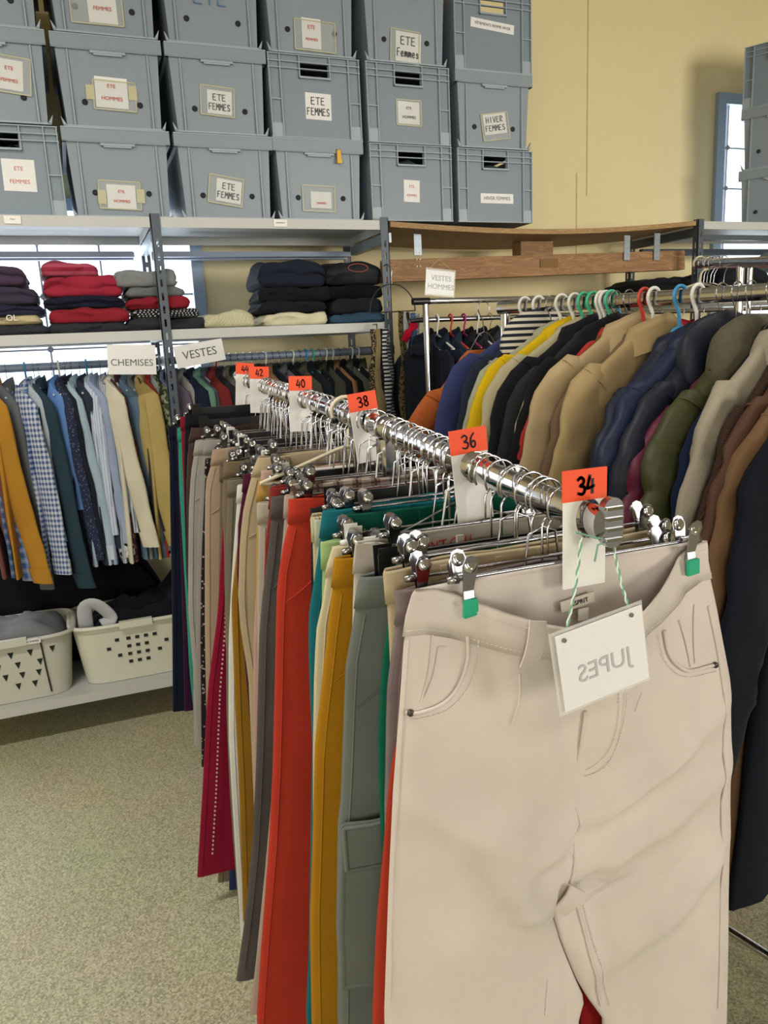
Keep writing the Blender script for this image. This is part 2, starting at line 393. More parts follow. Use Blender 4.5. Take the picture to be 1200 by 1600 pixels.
for a, b in ((xs[0], xs[1]), (xs[1], xs[2])):
    for z in (ZT, ZM): shelf_board(unit, a + .004 + (.002 if a > 0 else 0), b - .002, SY0 + .006, SY1 - .004, z)
    mb = MB(); mb.bx(a + .04, b - .04, SY1 - .05, SY1 - .02, ZT - .105, ZT - .07); mb.bx(a + .04, b - .04, SY1 - .11, SY1 - .08, ZT - .1, ZT - .08); mb.obj('rear_beam', beam_grey, unit)
shelf_board(unit, xs[0] + .01, xs[1] - .002, SY0 + .006 - .06, SY1 - .004, ZB)
shelf_board(unit, xs[1] + .006, xs[2] - .002, SY0 + .006, SY1 - .004, ZB)
for x in xs:
    mb = MB(); mb.bx(x - .002, x + .028, SY0 + .04, SY1 - .01, ZT - .085, ZT - .045); mb.obj('side_brace', steel, unit)
RAILZ = EYE - .01
mb = MB(); mb.tube([(xs[0] + .02, 3.45, RAILZ), (xs[1] + .01, 3.45, RAILZ), (xs[2] - .02, 3.45, RAILZ)], .016, 12); mb.obj('hanging_rail', beam_grey, unit)
for x in xs:
    mb = MB(); mb.bx(x + .002, x + .02, SY0 + .04, SY1 - .02, RAILZ - .02, RAILZ + .02); mb.obj('rail_bracket', post_grey, unit)
for px, py in ((20, 347), (438, 350)):
    p = at(px, py, SY0 + .004); mb = MB(); mb.bx(p.x - .028, p.x + .028, SY0 + .0015, SY0 + .0045, ZT - .031, ZT - .004)
    st = mb.obj('shelf_sticker', paper_w, unit); st['label'] = 'small white sticker'
    t_ = text('DESHERBAGE' if px > 100 else 'PULLS', .006, ink_grey, st, Matrix.Translation((p.x, SY0 + .001, ZT - .016)) @ FRONT)
# wooden board bridging the two units, sagging in the middle
osb = wood_mat('chipboard', '#8f6f47', '#a98a5e', 12); beam_wood = wood_mat('pine_beam', '#86623f', '#a07850', 6)
mb = MB(); rings = []
for i in range(25):
    t = i / 24; x = lerp(1.325, 2.985, t); z = lerp(EYE + .1645 * 3.2, EYE + .172 * 3.2, t) - .035 * math.sin(PI * t) ** 1
    rings.append([(x, 3.2, z - .022), (x, 3.74, z - .022), (x, 3.74, z), (x, 3.2, z)])
mb.loft(rings, smooth=False); board = tag(mb.obj('shelf_board', osb), 'long sagging chipboard shelf board bridging the two steel shelving units', 'shelf board')
mb = MB(); a, b = at(600, 406, 3.34), at(1070, 391, 3.34); a2, b2 = at(600, 441, 3.34), at(1070, 421, 3.34)
mb.add([a, b, b2, a2, a + Vector((0, .05, 0)), b + Vector((0, .05, 0)), b2 + Vector((0, .05, 0)), a2 + Vector((0, .05, 0))], [(0, 3, 2, 1), (4, 5, 6, 7), (0, 1, 5, 4), (1, 2, 6, 5), (2, 3, 7, 6), (3, 0, 4, 7)])
bm_ = thing('wooden_beam', 'long pine beam slung on metal straps under the sagging board', 'beam')
mb.obj('beam', beam_wood, bm_)
mb = MB()
for px, top in ((652, 366), (980, 362), (1027, 360)):
    p = at(px, top, 3.332); q = at(px, 400, 3.332); zt = EYE + .168 * 3.2 - .035 * math.sin(PI * max(0, min(1, (p.x - 1.325) / 1.66))) - .02
    mb.bx(p.x - .018, p.x + .018, 3.330, 3.334, q.z - .02 if px > 700 else p.z - .09, zt)
    for k in range(5):
        for s_ in (-1, 1): mb.box((p.x + s_ * .008, 3.329, zt - .03 - k * .03), (.005, .003, .005))
mb.obj('metal_strap', steel, bm_)
mb = MB(); p = at(858, 411, 3.336); mb.bx(p.x - .05, p.x + .05, 3.334, 3.338, p.z - .02, p.z + .02); st = mb.obj('lumber_stamp', mat('stamp_brown', '#7c5d36', .8, 0, var=.3, vs=60), bm_)
mb = MB(); p = at(832, 400, 3.44); mb.bx(p.x - .085, p.x + .1, 3.41, 3.49, p.z - .03, EYE + .168 * 3.2 - .035 - .024); tag(mb.obj('wooden_block', beam_wood), 'short dark wooden block between the board and the pine beam', 'block')
# right-hand unit
unit2 = thing('shelving_unit', 'dark slotted steel shelving unit in the right corner under the stacked crates', 'shelving', (0, 0, 0))
for x in (3.0, 4.6):
    for y in (3.2, 3.72): slotted_post(unit2, x, y, EYE + .175 * 3.2, 1)
for z in (EYE + .172 * 3.2, EYE + .056 * 3.3, .25): shelf_board(unit2, 3.006, 4.59, 3.206, 3.716, z)
mb = MB(); mb.bx(3.0, 3.03, 3.24, 3.72, EYE + .172 * 3.2 - .07, EYE + .172 * 3.2 - .03); mb.bx(3.04, 4.58, 3.66, 3.69, EYE + .172 * 3.2 - .11, EYE + .172 * 3.2 - .075)
mb.bx(3.04, 4.58, 3.24, 3.27, EYE + .172 * 3.2 - .085, EYE + .172 * 3.2 - .06)
mb.obj('rear_beam', post_grey, unit2)
# ------------------------------------------------------------------ storage crates
CW, CH, CD = .388, .312, .55
def crate(kind, label, loc, rz=0):
    r = thing('storage_crate', label, 'crate', loc, rz, 'grey plastic storage crates'); w = CW / 2; h = CH
    b = MB(); rb = MB()
    if kind == 'plain':
        wb = w - .014
        # body walls, tapering to the base, open top
        def ring(z, e): 
            k = wb - e; return [(-k, .010 + e * .6, z), (k, .010 + e * .6, z), (k, CD - .01 - e * .6, z), (-k, CD - .01 - e * .6, z)]
        b.loft([ring(0, .012), ring(h - .045, 0), ring(h - .045, .004), ring(.006, .016)], caps=(True, True), smooth=False)
        rim = MB()
        for a in ((-w, w, 0, .004), (-w, w, CD - .004, CD)): rim.bx(a[0], a[1], a[2], a[3], h - .047, h)
        for a in ((-w, -w + .004), (w - .004, w)): rim.bx(a[0], a[1], .004, CD - .004, h - .047, h)
        rim.bx(-w, w, .0, .014, h - .05, h - .046); rim.bx(-w, -wb, .0, CD, h - .05, h - .046); rim.bx(wb, w, .0, CD, h - .05, h - .046)
        rim.obj('rim', crate_m, r)
        for s_ in (-1, 1):
            for off in (.036,): rb.box((s_ * (wb - off - .004), .009, (h - .05) / 2), (.0045, .012, h - .052))
            rb.add([(s_ * (wb + .001), .004, .002), (s_ * (wb - .012), .004, .002), (s_ * (wb + .008), .004, .034), (s_ * (wb + .001), .016, .002), (s_ * (wb - .012), .016, .002), (s_ * (wb + .008), .016, .034)], [(0, 1, 2), (5, 4, 3), (0, 3, 4, 1), (1, 4, 5, 2), (2, 5, 3, 0)])
        rb.bx(-.062, .062, -.004, .012, h - .060, h - .052); rb.bx(-.05, .05, -.002, .012, h - .066, h - .060)
        rb.bx(-wb, wb, .004, .018, 0, .006); rb.bx(-w, w, -.002, .006, h - .003, h + .001)
        rb.obj('ribs', crate_rib, r)
        hl = MB()
        for s_ in (-1, 1): hl.lathe([(0, -.0012), (.0105, -.0012), (.0105, .003), (0, .003)], (s_ * .098, .0125, .088), 14, 'Y')
        hl.obj('drain_holes', crate_in, r)
    else:
        wb = w - .004; y0 = .012
        b.bx(-wb, wb, y0, y0 + .004, 0, h - .078); b.bx(-wb, -.058, y0, y0 + .004, h - .078, h - .03); b.bx(.058, wb, y0, y0 + .004, h - .078, h - .03); b.bx(-wb, wb, y0, y0 + .004, h - .03, h)
        b.bx(-wb, -wb + .004, y0 + .004, CD, 0, h); b.bx(wb - .004, wb, y0 + .004, CD, 0, h); b.bx(-wb + .004, wb - .004, CD - .004, CD, 0, h); b.bx(-wb + .004, wb - .004, y0 + .004, CD - .004, .0, .006)
        for z in (h - .002, h - .028, h - .052): rb.bx(-w, w, 0, y0, z - .0035, z)
        rb.bx(-w, w, 0.002, y0, 0, .004)
        for x in (-w + .002, -w + .048, w - .052, w - .006): rb.bx(x, x + .004, .001, y0, .004, h - .004)
        for x in (-.066, .062): rb.bx(x, x + .004, .001, y0, h - .088, h - .004)
        rb.bx(-.066, .066, -.002, y0, h - .088, h - .081)
        for s_ in (-1, 1):
            x0_, x1_ = sorted((s_ * (w - .002), s_ * (w - .05)))
            rb.bx(x0_, x1_, .002, y0, h * .45, h * .45 + .004); rb.bx(x0_, x1_, .006, y0, .004, .055)
        rb.obj('ribs', crate_rib, r)
        cl = MB(); rr = R_(hash_(label)); pts = []
        cl.loft([[(-.15 + .3 * i / 8, .03 + .09 * j, h - .075 + (.03 if j else 0) + .022 * nz(i * .7, j + rr.random() * 9, 1)) for i in range(9)] for j in range(4)], closed=False)
        cl.obj('contents', fab(rr.choice(['#8e2430', '#3a3f48', '#a5a292', '#2d6468', '#5a4b46'])), r)
    b.obj('body', crate_m if kind == 'plain' else crate_d, r)
    return r
def hash_(s_): 
    h = 7
    for ch in s_: h = (h * 31 + ord(ch)) % 100003
    return h
def crate_label(r, cx, cz, w, h, rot, lines, style, y=.0085, col=ink, bag=None, tapes=False, name='label_sleeve'):
    mx = Matrix.Translation((cx, y, cz)) @ Matrix.Rotation(rot, 4, 'Y') @ FRONT
    def quad(x, z, w_, h_, d0, d1):
        mb = MB(); n = 6; rings = []
        P = [(-w_ / 2, -h_ / 2), (w_ / 2, -h_ / 2), (w_ / 2, h_ / 2), (-w_ / 2, h_ / 2)]
        mb.prism(P, lambda a, b_: mx @ Vector((x + a, z + b_, d0)), lambda a, b_: mx @ Vector((x + a, z + b_, d1))); return mb
    p = quad(0, 0, w, h, .0008, .0000).obj('paper_label', paper, r)
    if bag:
        q = quad(bag[0], bag[1], bag[2], bag[3], .0022, .0016).obj('plastic_sleeve', sleeve, r)
        e = MB()
        for a in ((-1, 0), (1, 0), (0, -1), (0, 1)):
            ww, hh = (.004, bag[3]) if a[0] else (bag[2], .004)
            e.box((0, 0, 0), (0, 0, 0)) if False else None
            c = Vector((bag[0] + a[0] * bag[2] / 2, bag[1] + a[1] * bag[3] / 2, .0022))
            P = [(-ww / 2, -hh / 2), (ww / 2, -hh / 2), (ww / 2, hh / 2), (-ww / 2, hh / 2)]
            e.prism(P, lambda u, v: mx @ (c + Vector((u, v, .001))), lambda u, v: mx @ (c + Vector((u, v, 0))))
        e.obj('sleeve_seam', tape, q)
    if tapes:
        for s_ in (-1, 1):
            quad(s_ * (w / 2 + .018), .005 * s_, .03, .05, .0034, .0028).obj('sticky_tape', tape, r)
    n = len(lines); lh = h / (n + .35)
    for i, tx in enumerate(lines):
        off = ((n - 1) / 2 - i) * lh * .95
        m2 = mx @ Matrix.Translation((0, off, .0012 if not bag else .003))
        if style == 'hand': handwriting(tx, lh * .62, lh * .07, col, p, m2, pitch=min(.8, w * .9 / len(tx) / (lh * .62)))
        else: text(tx, min(lh * .42, w * 1.1 / max(3, len(tx))) if n > 1 else min(lh * .8, w * 1.5 / len(tx)), col, p, m2)
cols_px = [(0, -.375), (1, .018), (2, .139), (3, .2615), (4, .387), (5, .5155)]
def cx_(c): return [3.25 * (-.0465), 3.25 * .0775, 3.25 * .2, 3.25 * .321, 3.25 * .4485, 3.25 * .576][c]
row_z = [ZT + .006, ZT + .006 + CH + .003, ZT + .006 + 2 * CH + .006]
spec = {  # (row, col): kind, label text list, style, extra
 (0, 0): ('handle', 'leftmost crate of the bottom row, handle slot, paper label with red print'),
 (0, 1): ('plain', 'bottom-row crate second from left, taped plastic label with red print'),
 (0, 2): ('plain', 'bottom-row crate with tilted handwritten ETE FEMMES label, under two plain crates'),
 (0, 3): ('plain', 'bottom-row crate with a brass clip on its rim and a plastic sleeve label'),
 (0, 4): ('handle', 'bottom-row crate with handle slot and small upright label in red print, left of HIVER FEMMES'),
 (0, 5): ('handle', 'bottom right crate with wide printed HIVER FEMMES strip'),
 (1, 0): ('plain', 'leftmost crate of the middle row, label cut by the photo edge'),
 (1, 1): ('plain', 'middle-row crate with wide label held by two yellowed tapes'),
 (1, 2): ('plain', 'middle-row plain crate with handwritten ETE FEMMES in a plastic sleeve'),
 (1, 3): ('handle', 'middle-row crate with handle slot and bold handwritten ETE FEMMES card'),
 (1, 4): ('handle', 'middle-row crate with handle slot and small printed ETE HOMMES label'),
 (1, 5): ('plain', 'middle-row rightmost crate with crumpled tilted HIVER FEMMES label'),
 (2, 0): ('plain', 'leftmost crate of the top row at the photo corner'),
 (2, 1): ('plain', 'top-row crate with a large taped label and red showing in its holes'),
 (2, 2): ('plain', 'top-row crate with ETE handwritten in blue on its front'),
 (2, 3): ('plain', 'top-row crate with plastic sleeve label in faint red print'),
 (2, 4): ('plain', 'top-row crate with handwritten ETE Femmes card low on its front'),
 (2, 5): ('handle', 'top right crate with VETEMENTS FEMME HIVER strip and red cloth inside'),
}
K = {}
for (rw, cl), (kind, lab) in spec.items():
    rr = R_(rw * 7 + cl); K[rw, cl] = crate(kind, lab.replace(', ', ', ', 1) + (' on the shelving' if len(lab.split()) < 13 else ''), (cx_(cl) + rr.uniform(-.003, .003), 3.25 + rr.uniform(-.004, .004), row_z[rw]), rr.uniform(-.006, .006))
FP, FH = .0115, .0115
red = 'print'
crate_label(K[0, 0], .045, .14, .11, .11, .02, ['ETE', 'FEMMES'], red, y=FH, col=ink_red)
crate_label(K[0, 1], -.005, .075, .105, .085, .03, ['ETE', 'HOMMES'], red, y=FP, col=ink_red, bag=(-.005, .005, .15, .1), tapes=True)
crate_label(K[0, 2], .005, .105, .10, .085, .15, ['ETE', 'FEMMES'], 'hand', y=FP - .001, col=ink_grey, bag=(-.012, .0, .135, .105))
crate_label(K[0, 3], .0, .08, .09, .065, .02, ['', 'FEMMES'], red, y=FP, col=ink_red, bag=(-.01, .005, .14, .1))
crate_label(K[0, 4], .0, .125, .075, .09, .03, ['ETE', 'FEMMES'], red, y=FH, col=ink_red)
crate_label(K[0, 5], .01, .105, .17, .042, 0.0, ['HIVER FEMMES'], red, y=FH, col=ink_grey)
crate_label(K[1, 0], .06, .16, .09, .1, .1, ['ETE', 'FEMMES'], red, y=FP, col=ink_red, bag=(.01, 0, .12, .12))
crate_label(K[1, 1], .0, .125, .115, .105, .03, ['ETE', 'HOMMES'], red, y=FP, col=ink_red, bag=(.01, -.01, .15, .1), tapes=True)
crate_label(K[1, 2], .0, .115, .095, .085, .06, ['ETE', 'FEMMES'], 'hand', y=FP, col=ink_grey, bag=(-.008, .003, .13, .105))
crate_label(K[1, 3], .01, .125, .11, .1, .02, ['ETE', 'FEMMES'], 'hand', y=FH, col=ink)
crate_label(K[1, 4], .0, .125, .10, .088, .01, ['ETE', 'HOMMES'], red, y=FH, col=ink_grey, bag=(0, 0, .115, .1))
crate_label(K[1, 5], .005, .105, .115, .085, -.15, ['HIVER', 'FEMMES'], 'hand', y=FP, col=ink_grey, bag=(.0, -.012, .135, .11))
crate_label(K[2, 0], .09, .2, .07, .12, .05, ['ETE', ''], red, y=FP, col=ink_red, bag=(0, 0, .09, .15))
crate_label(K[2, 1], -.005, .12, .10, .16, .0, ['ETE', 'FEMMES'], red, y=FP, col=ink_red, bag=(-.02, 0, .18, .17))
handwriting('ETE', .045, .0045, ink_blue, K[2, 2], Matrix.Translation((.0, FP - .003, .165)) @ FRONT, pitch=1.0)
crate_label(K[2, 3], .0, .08, .08, .11, .02, ['ETE', 'FEMMES'], red, y=FP, col=ink_red, bag=(.015, -.008, .17, .11))
crate_label(K[2, 4], .01, .065, .115, .115, .06, ['ETE', 'Femmes'], 'hand', y=FP, col=ink_grey, bag=(-.015, .0, .13, .125))
crate_label(K[2, 5], .0, .185, .215, .038, .07, ['VÊTEMENTS FEMME HIVER'], red, y=FH, col=ink)
# brass clip
mb = MB(); mb.bx(.075, .092, -.008, -.004, .225, .277); mb.bx(.075, .092, -.008, .006, .273, .277); mb.bx(.073, .094, -.012, -.004, .222, .238)
mb.obj('brass_clip', mat('brass', '#b08c3e', .3, 1), K[0, 3])
# crates at the right edge, turned towards the room
for k, (z, dx, lab) in enumerate(((EYE + .172 * 3.2 + .005, 0, 'lowest of the turned grey crates stacked in the right corner'), (EYE + .172 * 3.2 + .005 + CH + .003, .0, 'middle of the turned grey crates stacked in the right corner'), (EYE + .172 * 3.2 + .005 + 2 * (CH + .003), .0, 'topmost of the turned grey crates stacked in the right corner'))):
    p = at(1155, 250, 3.52); crate('handle' if k == 2 else 'plain', lab, (p.x + math.cos(1.08) * CW / 2, 3.52 - math.sin(1.08) * CW / 2, z), -1.08)
# ------------------------------------------------------------------ folded clothes on the shelves
def folded(name, label, cat, c, w, d, h, m, seed, layers=2, tilt=0.0, group=None, dome=0, slump=0.0, rz=0, sleeve_m=None):
    """a garment folded flat: stacked rounded fold lips on the front, soft top"""
    n = 22; rings = []; rr = R_(seed)
    prof = []
    for k in range(layers):            # fold lips on the front edge, bottom to top
        z0, z1 = h * k / layers, h * (k + 1) / layers
        ins = rr.uniform(0, .012)
        for j in range(7):
            a = -PI / 2 + PI * j / 6
            prof.append((ins - math.cos(a) * min(.014, (z1 - z0) * .55), (z0 + z1) / 2 + math.sin(a) * (z1 - z0) / 2 * .97))
    prof += [(d * t, h) for t in (.2, .4, .6, .8)] + [(d, h * .9), (d + .008, h * .6), (d + .008, h * .3), (d, .0)] + [(d * t, 0) for t in (.7, .4, .15)]
    for i in range(n + 1):
        t = i / n; s_ = 2 * t - 1; e = max(0, 1 - abs(s_) ** 7) ** .5; e = .35 + .65 * e
        x = w / 2 * math.sin(s_ * PI / 2) * .35 + w / 2 * s_ * .65
        ring = []
        for (y, z) in prof:
            zz = z / h
            up = dome * (1 - s_ * s_) * zz + slump * s_ * zz
            nn = nz(x * 9 + seed * 3.1, y * 9, zz * 2 + seed) * .017 * (0.4 + zz) + nz(x * 25 + seed, y * 25, zz * 5) * .007
            px_ = x + .010 * nz(z * 40 + seed, y * 6, i * .05)
            ring.append((px_, d / 2 + (y - d / 2) * (.8 + .2 * e) + nn * .8, h / 2 * (1 - e) * .6 + z * (e * .75 + .25 * (1 - .6 * (1 - e))) + up * e + (nn if zz > .3 else 0)))
        rings.append(ring)
    mb = MB(); mb.loft(rings)
    zmin = min(v[2] for v in mb.v); mb.v = [(a, b, max(.0005, c_ - zmin)) for a, b, c_ in mb.v]
    # one sleeve folded back over the front edge
    o = mb.obj(name, m); o.location = c; o.rotation_euler = (0, tilt, rz + rr.uniform(-.05, .05))
    return tag(o, label, cat, group)
def pile(px0, px1, items, y=3.235, base=None, d=.3, seed=0):
    """items bottom to top: (height_m, material, layers, name, label, cat, dx0, dx1, dome)"""
    z = (ZM if base is None else base) + .001; k = 0
    for (h, m, lay, nm, lab, cat, a, b, dome) in items:
        x0 = at(px0 + a, 490, y).x; x1 = at(px1 + b, 490, y).x
        folded(nm, lab, cat, ((x0 + x1) / 2, y + .004 * (k % 2), z), x1 - x0, d, h, m, seed * 10 + k, lay, 0, 'folded clothes on the middle shelf', dome)
        z += h + dome * .55 + .002; k += 1
g_ = '#45464a'
pile(-120, 62, [(.035, fab('#2f3338'), 1, 'folded_trousers', 'dark grey folded garment at the bottom of the leftmost shelf pile', 'trousers', 0, 10, 0),
                (.032, fab('#b9ab84'), 1, 'folded_trousers', 'beige folded garment low in the leftmost shelf pile', 'trousers', 0, 0, 0),
                (.038, fab('#25283a'), 2, 'folded_sweater', 'navy folded garment with white letters in the leftmost shelf pile', 'sweater', 0, 8, 0),
                (.065, fab('#2b2a38', 'melange', '#4a4358'), 2, 'folded_sweater', 'thick dark folded sweater above the navy one, leftmost pile', 'sweater', 0, 0, 0),
                (.06, fab('#332b38', 'melange', '#5a4560'), 2, 'folded_sweater', 'purplish grey sweater slumped on top of the leftmost pile', 'sweater', -20, -14, .02)], seed=1)
pile(76, 200, [(.035, fab('#24252c', 'fleece', '#3c3d45'), 1, 'folded_sweater', 'black bobbly knit folded under the red sweaters', 'sweater', -4, 0, .0),
               (.05, fab('#8a2430', 'plain'), 1, 'folded_sweater', 'lower red sweater, folded between navy and black knits', 'sweater', 0, 3, .008),
               (.032, fab('#1b1d30'), 2, 'folded_sweater', 'navy sweater folded between the two thick red ones', 'sweater', -6, -4, .012),
               (.075, fab('#97293c', 'plain'), 2, 'folded_sweater', 'thick crimson sweater above the navy one, second pile', 'sweater', -2, -4, .0),
               (.03, fab('#962c44', 'hstripe', '#a84a5e', .5), 1, 'folded_sweater', 'thin red ribbed sweater on top of the red pile', 'sweater', -2, -38, .02)], seed=2)
pile(200, 300, [(.045, fab('#24252a', 'melange', '#3a3b40'), 1, 'folded_sweater', 'charcoal jumper at the bottom of the pile behind the upright', 'sweater', -4, 20, .0),
                (.03, fab('#17171b', 'checker', '#b9b9bd'), 1, 'folded_sweater', 'black and white diamond-patterned jumper folded under a red one', 'sweater', 6, 12, .004),
                (.042, fab('#82202c'), 1, 'folded_sweater', 'deep red jumper between grey and patterned ones behind the upright', 'sweater', 0, -2, .006),
                (.036, fab('#5b5e60', 'melange', '#77797b'), 1, 'folded_sweater', 'mid grey jumper under the rolled grey one', 'sweater', 2, -8, .0),
                (.062, fab('#707375', 'melange', '#8d8f90'), 1, 'folded_sweater', 'thick rolled light grey jumper topping its pile', 'sweater', -14, -18, .006)], seed=3)
pile(313, 398, [(.052, fab('#c9c5a4', 'knit', '#a8a482'), 1, 'folded_sweater', 'cream ribbed knit sweater lying alone on the shelf', 'sweater', 4, 0, .012)], seed=4)
folded('folded_shirt', 'pale blue shirt folded behind the cream ribbed knit', 'shirt', (at(350, 480, 3.4).x, 3.53, ZM + .001), .24, .14, .062, fab('#aab8c9'), 47, 1, group='folded clothes on the middle shelf')
folded('folded_sweater', 'small black folded garment between patterned jumper and cream knit', 'sweater', (at(306, 500, 3.3).x + .01, 3.30, ZM + .001), .09, .2, .045, fab('#1c1d22'), 48, 1, group='folded clothes on the middle shelf')
pile(412, 512, [(.05, fab('#cfc9ab', 'plain'), 1, 'folded_trousers', 'cream white jeans folded at the bottom of the dark pile', 'trousers', 0, 0, .004),
                (.042, fab('#191b22'), 1, 'folded_trousers', 'black trousers folded directly on the cream white jeans', 'trousers', -6, 0, .0),
                (.058, fab('#15171d'), 1, 'folded_sweater', 'thick black jumper second from top, left dark pile', 'sweater', -4, 8, .0),
                (.085, fab('#1f2432', 'quilt', '#1f2432'), 2, 'folded_jacket', 'dark navy quilted jacket folded on top of the left dark pile', 'jacket', -2, 2, .018)], seed=5)
pile(520, 600, [(.036, fab('#2c4458', 'denim', '#3d5a70'), 1, 'folded_jeans', 'blue jeans folded at the bottom of the right dark pile', 'jeans', -2, 4, .006),
                (.055, fab('#22262b'), 1, 'folded_sweater', 'dark charcoal jumper sitting on the blue jeans', 'sweater', 0, 0, .01),
                (.055, fab('#101217'), 1, 'folded_sweater', 'plain black jumper in the middle of the right dark pile', 'sweater', -4, 0, .0),
                (.075, fab('#202226', 'leather'), 1, 'folded_jacket', 'black jacket with a round red emblem topping the right dark pile', 'jacket', -8, 0, .02)], seed=6)
lp = at(558, 419, 3.24); mb = MB()
mb.tube([(lp.x + .045 * math.cos(2 * PI * k / 20), 3.2285 + .004 * math.sin(2 * PI * k / 20), lp.z + .017 * math.sin(2 * PI * k / 20)) for k in range(20)], .0022, 5, closed=True)
em = [o for o in C.objects if o.get('label', '').startswith('black jacket with a round')][0]
e_ = mb.obj('round_emblem', mat('emblem_red', '#93473a', .7), em); e_.matrix_parent_inverse = em.matrix_basis.inverted(); e_['label'] = 'red oval emblem'
em = [o for o in C.objects if o.get('label', '').startswith('navy folded garment with white')][0]
lp = at(18, 497, 3.218); t_ = text('OL', .03, paper, em, Matrix.Translation((lp.x - em.location.x, lp.y - em.location.y, lp.z - em.location.z)) @ FRONT); t_['label'] = 'white printed letters'
# right unit shelf clothes
folded('folded_trousers', 'black trousers heaped on the right unit just above the jacket rail', 'trousers', (at(1040, 445, 3.35).x, 3.3, at(1040, 458, 3.35).z), .42, .3, .055, fab('#17181d'), 61, 2, dome=.02)
z_ = EYE + .056 * 3.3
folded('folded_sweater', 'dark grey jumper folded behind the short rail on the right unit', 'sweater', (4.02, 3.28, z_ + .002), .46, .34, .10, fab('#2a2e33'), 62, 2, dome=.03)
folded('folded_sweater', 'black folded jumper with a peak, right unit beside the window', 'sweater', (3.42, 3.28, z_ + .002), .36, .34, .10, fab('#1d2028'), 63, 2, dome=.05)
folded('folded_trousers', 'light grey trousers folded high at the right edge, below the crates', 'trousers', (4.02, 3.26, z_ + .145), .44, .36, .09, fab('#9a9c9e'), 64, 2, dome=.02)
# ------------------------------------------------------------------ laundry baskets on the bottom shelf
def basket(label, c, w, d, h, holes, m):
    r = thing('laundry_basket', label, 'basket', c)
    n = 48; segs = 10
    def pt(t, z, o=0):
        k = 1 - .13 * (1 - z / h); a, b = w / 2 * k + o, d / 2 * k + o
        cx, cy = math.cos(t), math.sin(t)
        e = 2 / 5
        return Vector((a * abs(cx) ** e * (1 if cx > 0 else -1), b * abs(cy) ** e * (1 if cy > 0 else -1), z))
    mb = MB(); outer = [[pt(2 * PI * k / n, h * i / segs) for k in range(n)] for i in range(segs + 1)]; inner = [[pt(2 * PI * k / n, h * i / segs + (.004 if i == 0 else 0), -.004) for k in range(n)] for i in range(segs, -1, -1)]
    mb.loft(outer + inner); mb.obj('body', m, r)
    rm = MB(); rm.tube([pt(2 * PI * k / n, h, .006) for k in range(n)], .011, 8, closed=True, flat=.8)
    rm.obj('rim', m, r)
    hd = MB(); hd.box((.0, -d / 2 - .013, h + .002), (.13, .022, .028)); hd.obj('grip', m, r)
    rr = R_(3)
    for (u, z, sz, sh) in holes:
        k = 1 - .13 * (1 - z / h); y = -d / 2 * k * (1 - (abs(u) / (w / 2 * k)) ** 5) ** .2 - .0012
        q = MB()
        if sh == 's': q.box((u, y, z), (sz, .003, sz * .8), rx=-.12)
        else: q.prism([(-sz / 2, sz * .6), (sz / 2, sz * .6), (0, -sz * .6)], lambda a, b: Vector((u + a, y - .001 + abs(u) * .0, z + b)), lambda a, b: Vector((u + a, y + .003, z + b)))
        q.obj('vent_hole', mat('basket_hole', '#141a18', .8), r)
    return r
basket_m = mat('white_basket_plastic', '#cfcfbf', .4, 0, var=.03)
bh = []
for r_, us in enumerate(([-.09, -.045, -.01, .025, .06], [-.125, -.045, -.01, .025, .105], [-.085, -.045, -.01, .025, .075], [-.045, -.01, .025])):
    for u in us: bh.append((u + .01, .185 - r_ * .035, .016, 's'))
pB = at(215, 1060, 3.17)
BX2 = at(215, 1000, 3.19).x
basket('white rectangular laundry basket with small square holes, right of the triangular-holed one', (BX2 - .0, 3.36, ZB + .002), .50, .34, .25, bh, basket_m)
th = []
for r_, us in enumerate(([-.06, 0, .07, .15], [-.05, .02, .10], [-.03, .03, .09], [.01, .07])):
    for u in us: th.append((u, .20 - r_ * .045, .022, 't'))
BX1 = at(20, 1040, 3.19).x
basket('white laundry basket with triangular holes at the left edge of the bottom shelf', (BX1 + .0, 3.34, ZB + .002), .46, .34, .255, th, mat('white_basket_plastic', '#c4c3b8', .35, 0, var=.03))
bk = [o for o in C.objects if o.name == 'laundry_basket.001'][0]
mb = MB(); mb.tube([(.11, -.187, .262), (.112, -.176, .24), (.118, -.163, .12), (.125, -.155, .02)], .003, 6); mb.obj('black_cord', blackpl, bk)
mb = MB(); mb.bx(.055, .115, -.1905, -.1885, .244, .262); s_ = mb.obj('paper_sticker', paper, bk); text('HOMMES', .012, ink, s_, Matrix.Translation((.085, -.191, .253)) @ FRONT)
def heap(name, label, cat, c, w, d, h, m, seed):
    mb = MB(); n = 26; rows = []
    for j in range(n):
        row = []
        for i in range(n):
            u, v = 2 * i / (n - 1) - 1, 2 * j / (n - 1) - 1; e = max(0, 1 - u ** 4) * max(0, 1 - v ** 4)
            row.append((u * w / 2, v * d / 2, h * e ** .5 * (.75 + .5 * nz(u * 1.5 + seed, v * 1.5, seed)) + .015 * nz(u * 5, v * 5 + seed, 3) * e))
        rows.append(row)
    mb.loft(rows, closed=False)
    mb.loft([[(p[0], p[1], -.02) for p in r_] for r_ in reversed(rows)], closed=False)
    o = mb.obj(name, m); o.location = c; return tag(o, label, cat)
heap('grey_garment', 'grey garment heaped in the basket with triangular holes', 'clothes', (BX1 + .0, 3.34, ZB + .20), .40, .28, .13, fab('#6c6d70', 'melange', '#83848a'), 3)
heap('dark_garment', 'dark navy garments heaped in the basket with square holes', 'clothes', (BX2 + .03, 3.36, ZB + .20), .42, .28, .12, fab('#15171f'), 5)
mb = MB(); P = [(-.19, -.10, .24), (-.185, -.12, .33), (-.14, -.13, .34), (-.09, -.12, .27), (-.13, -.13, .25)]
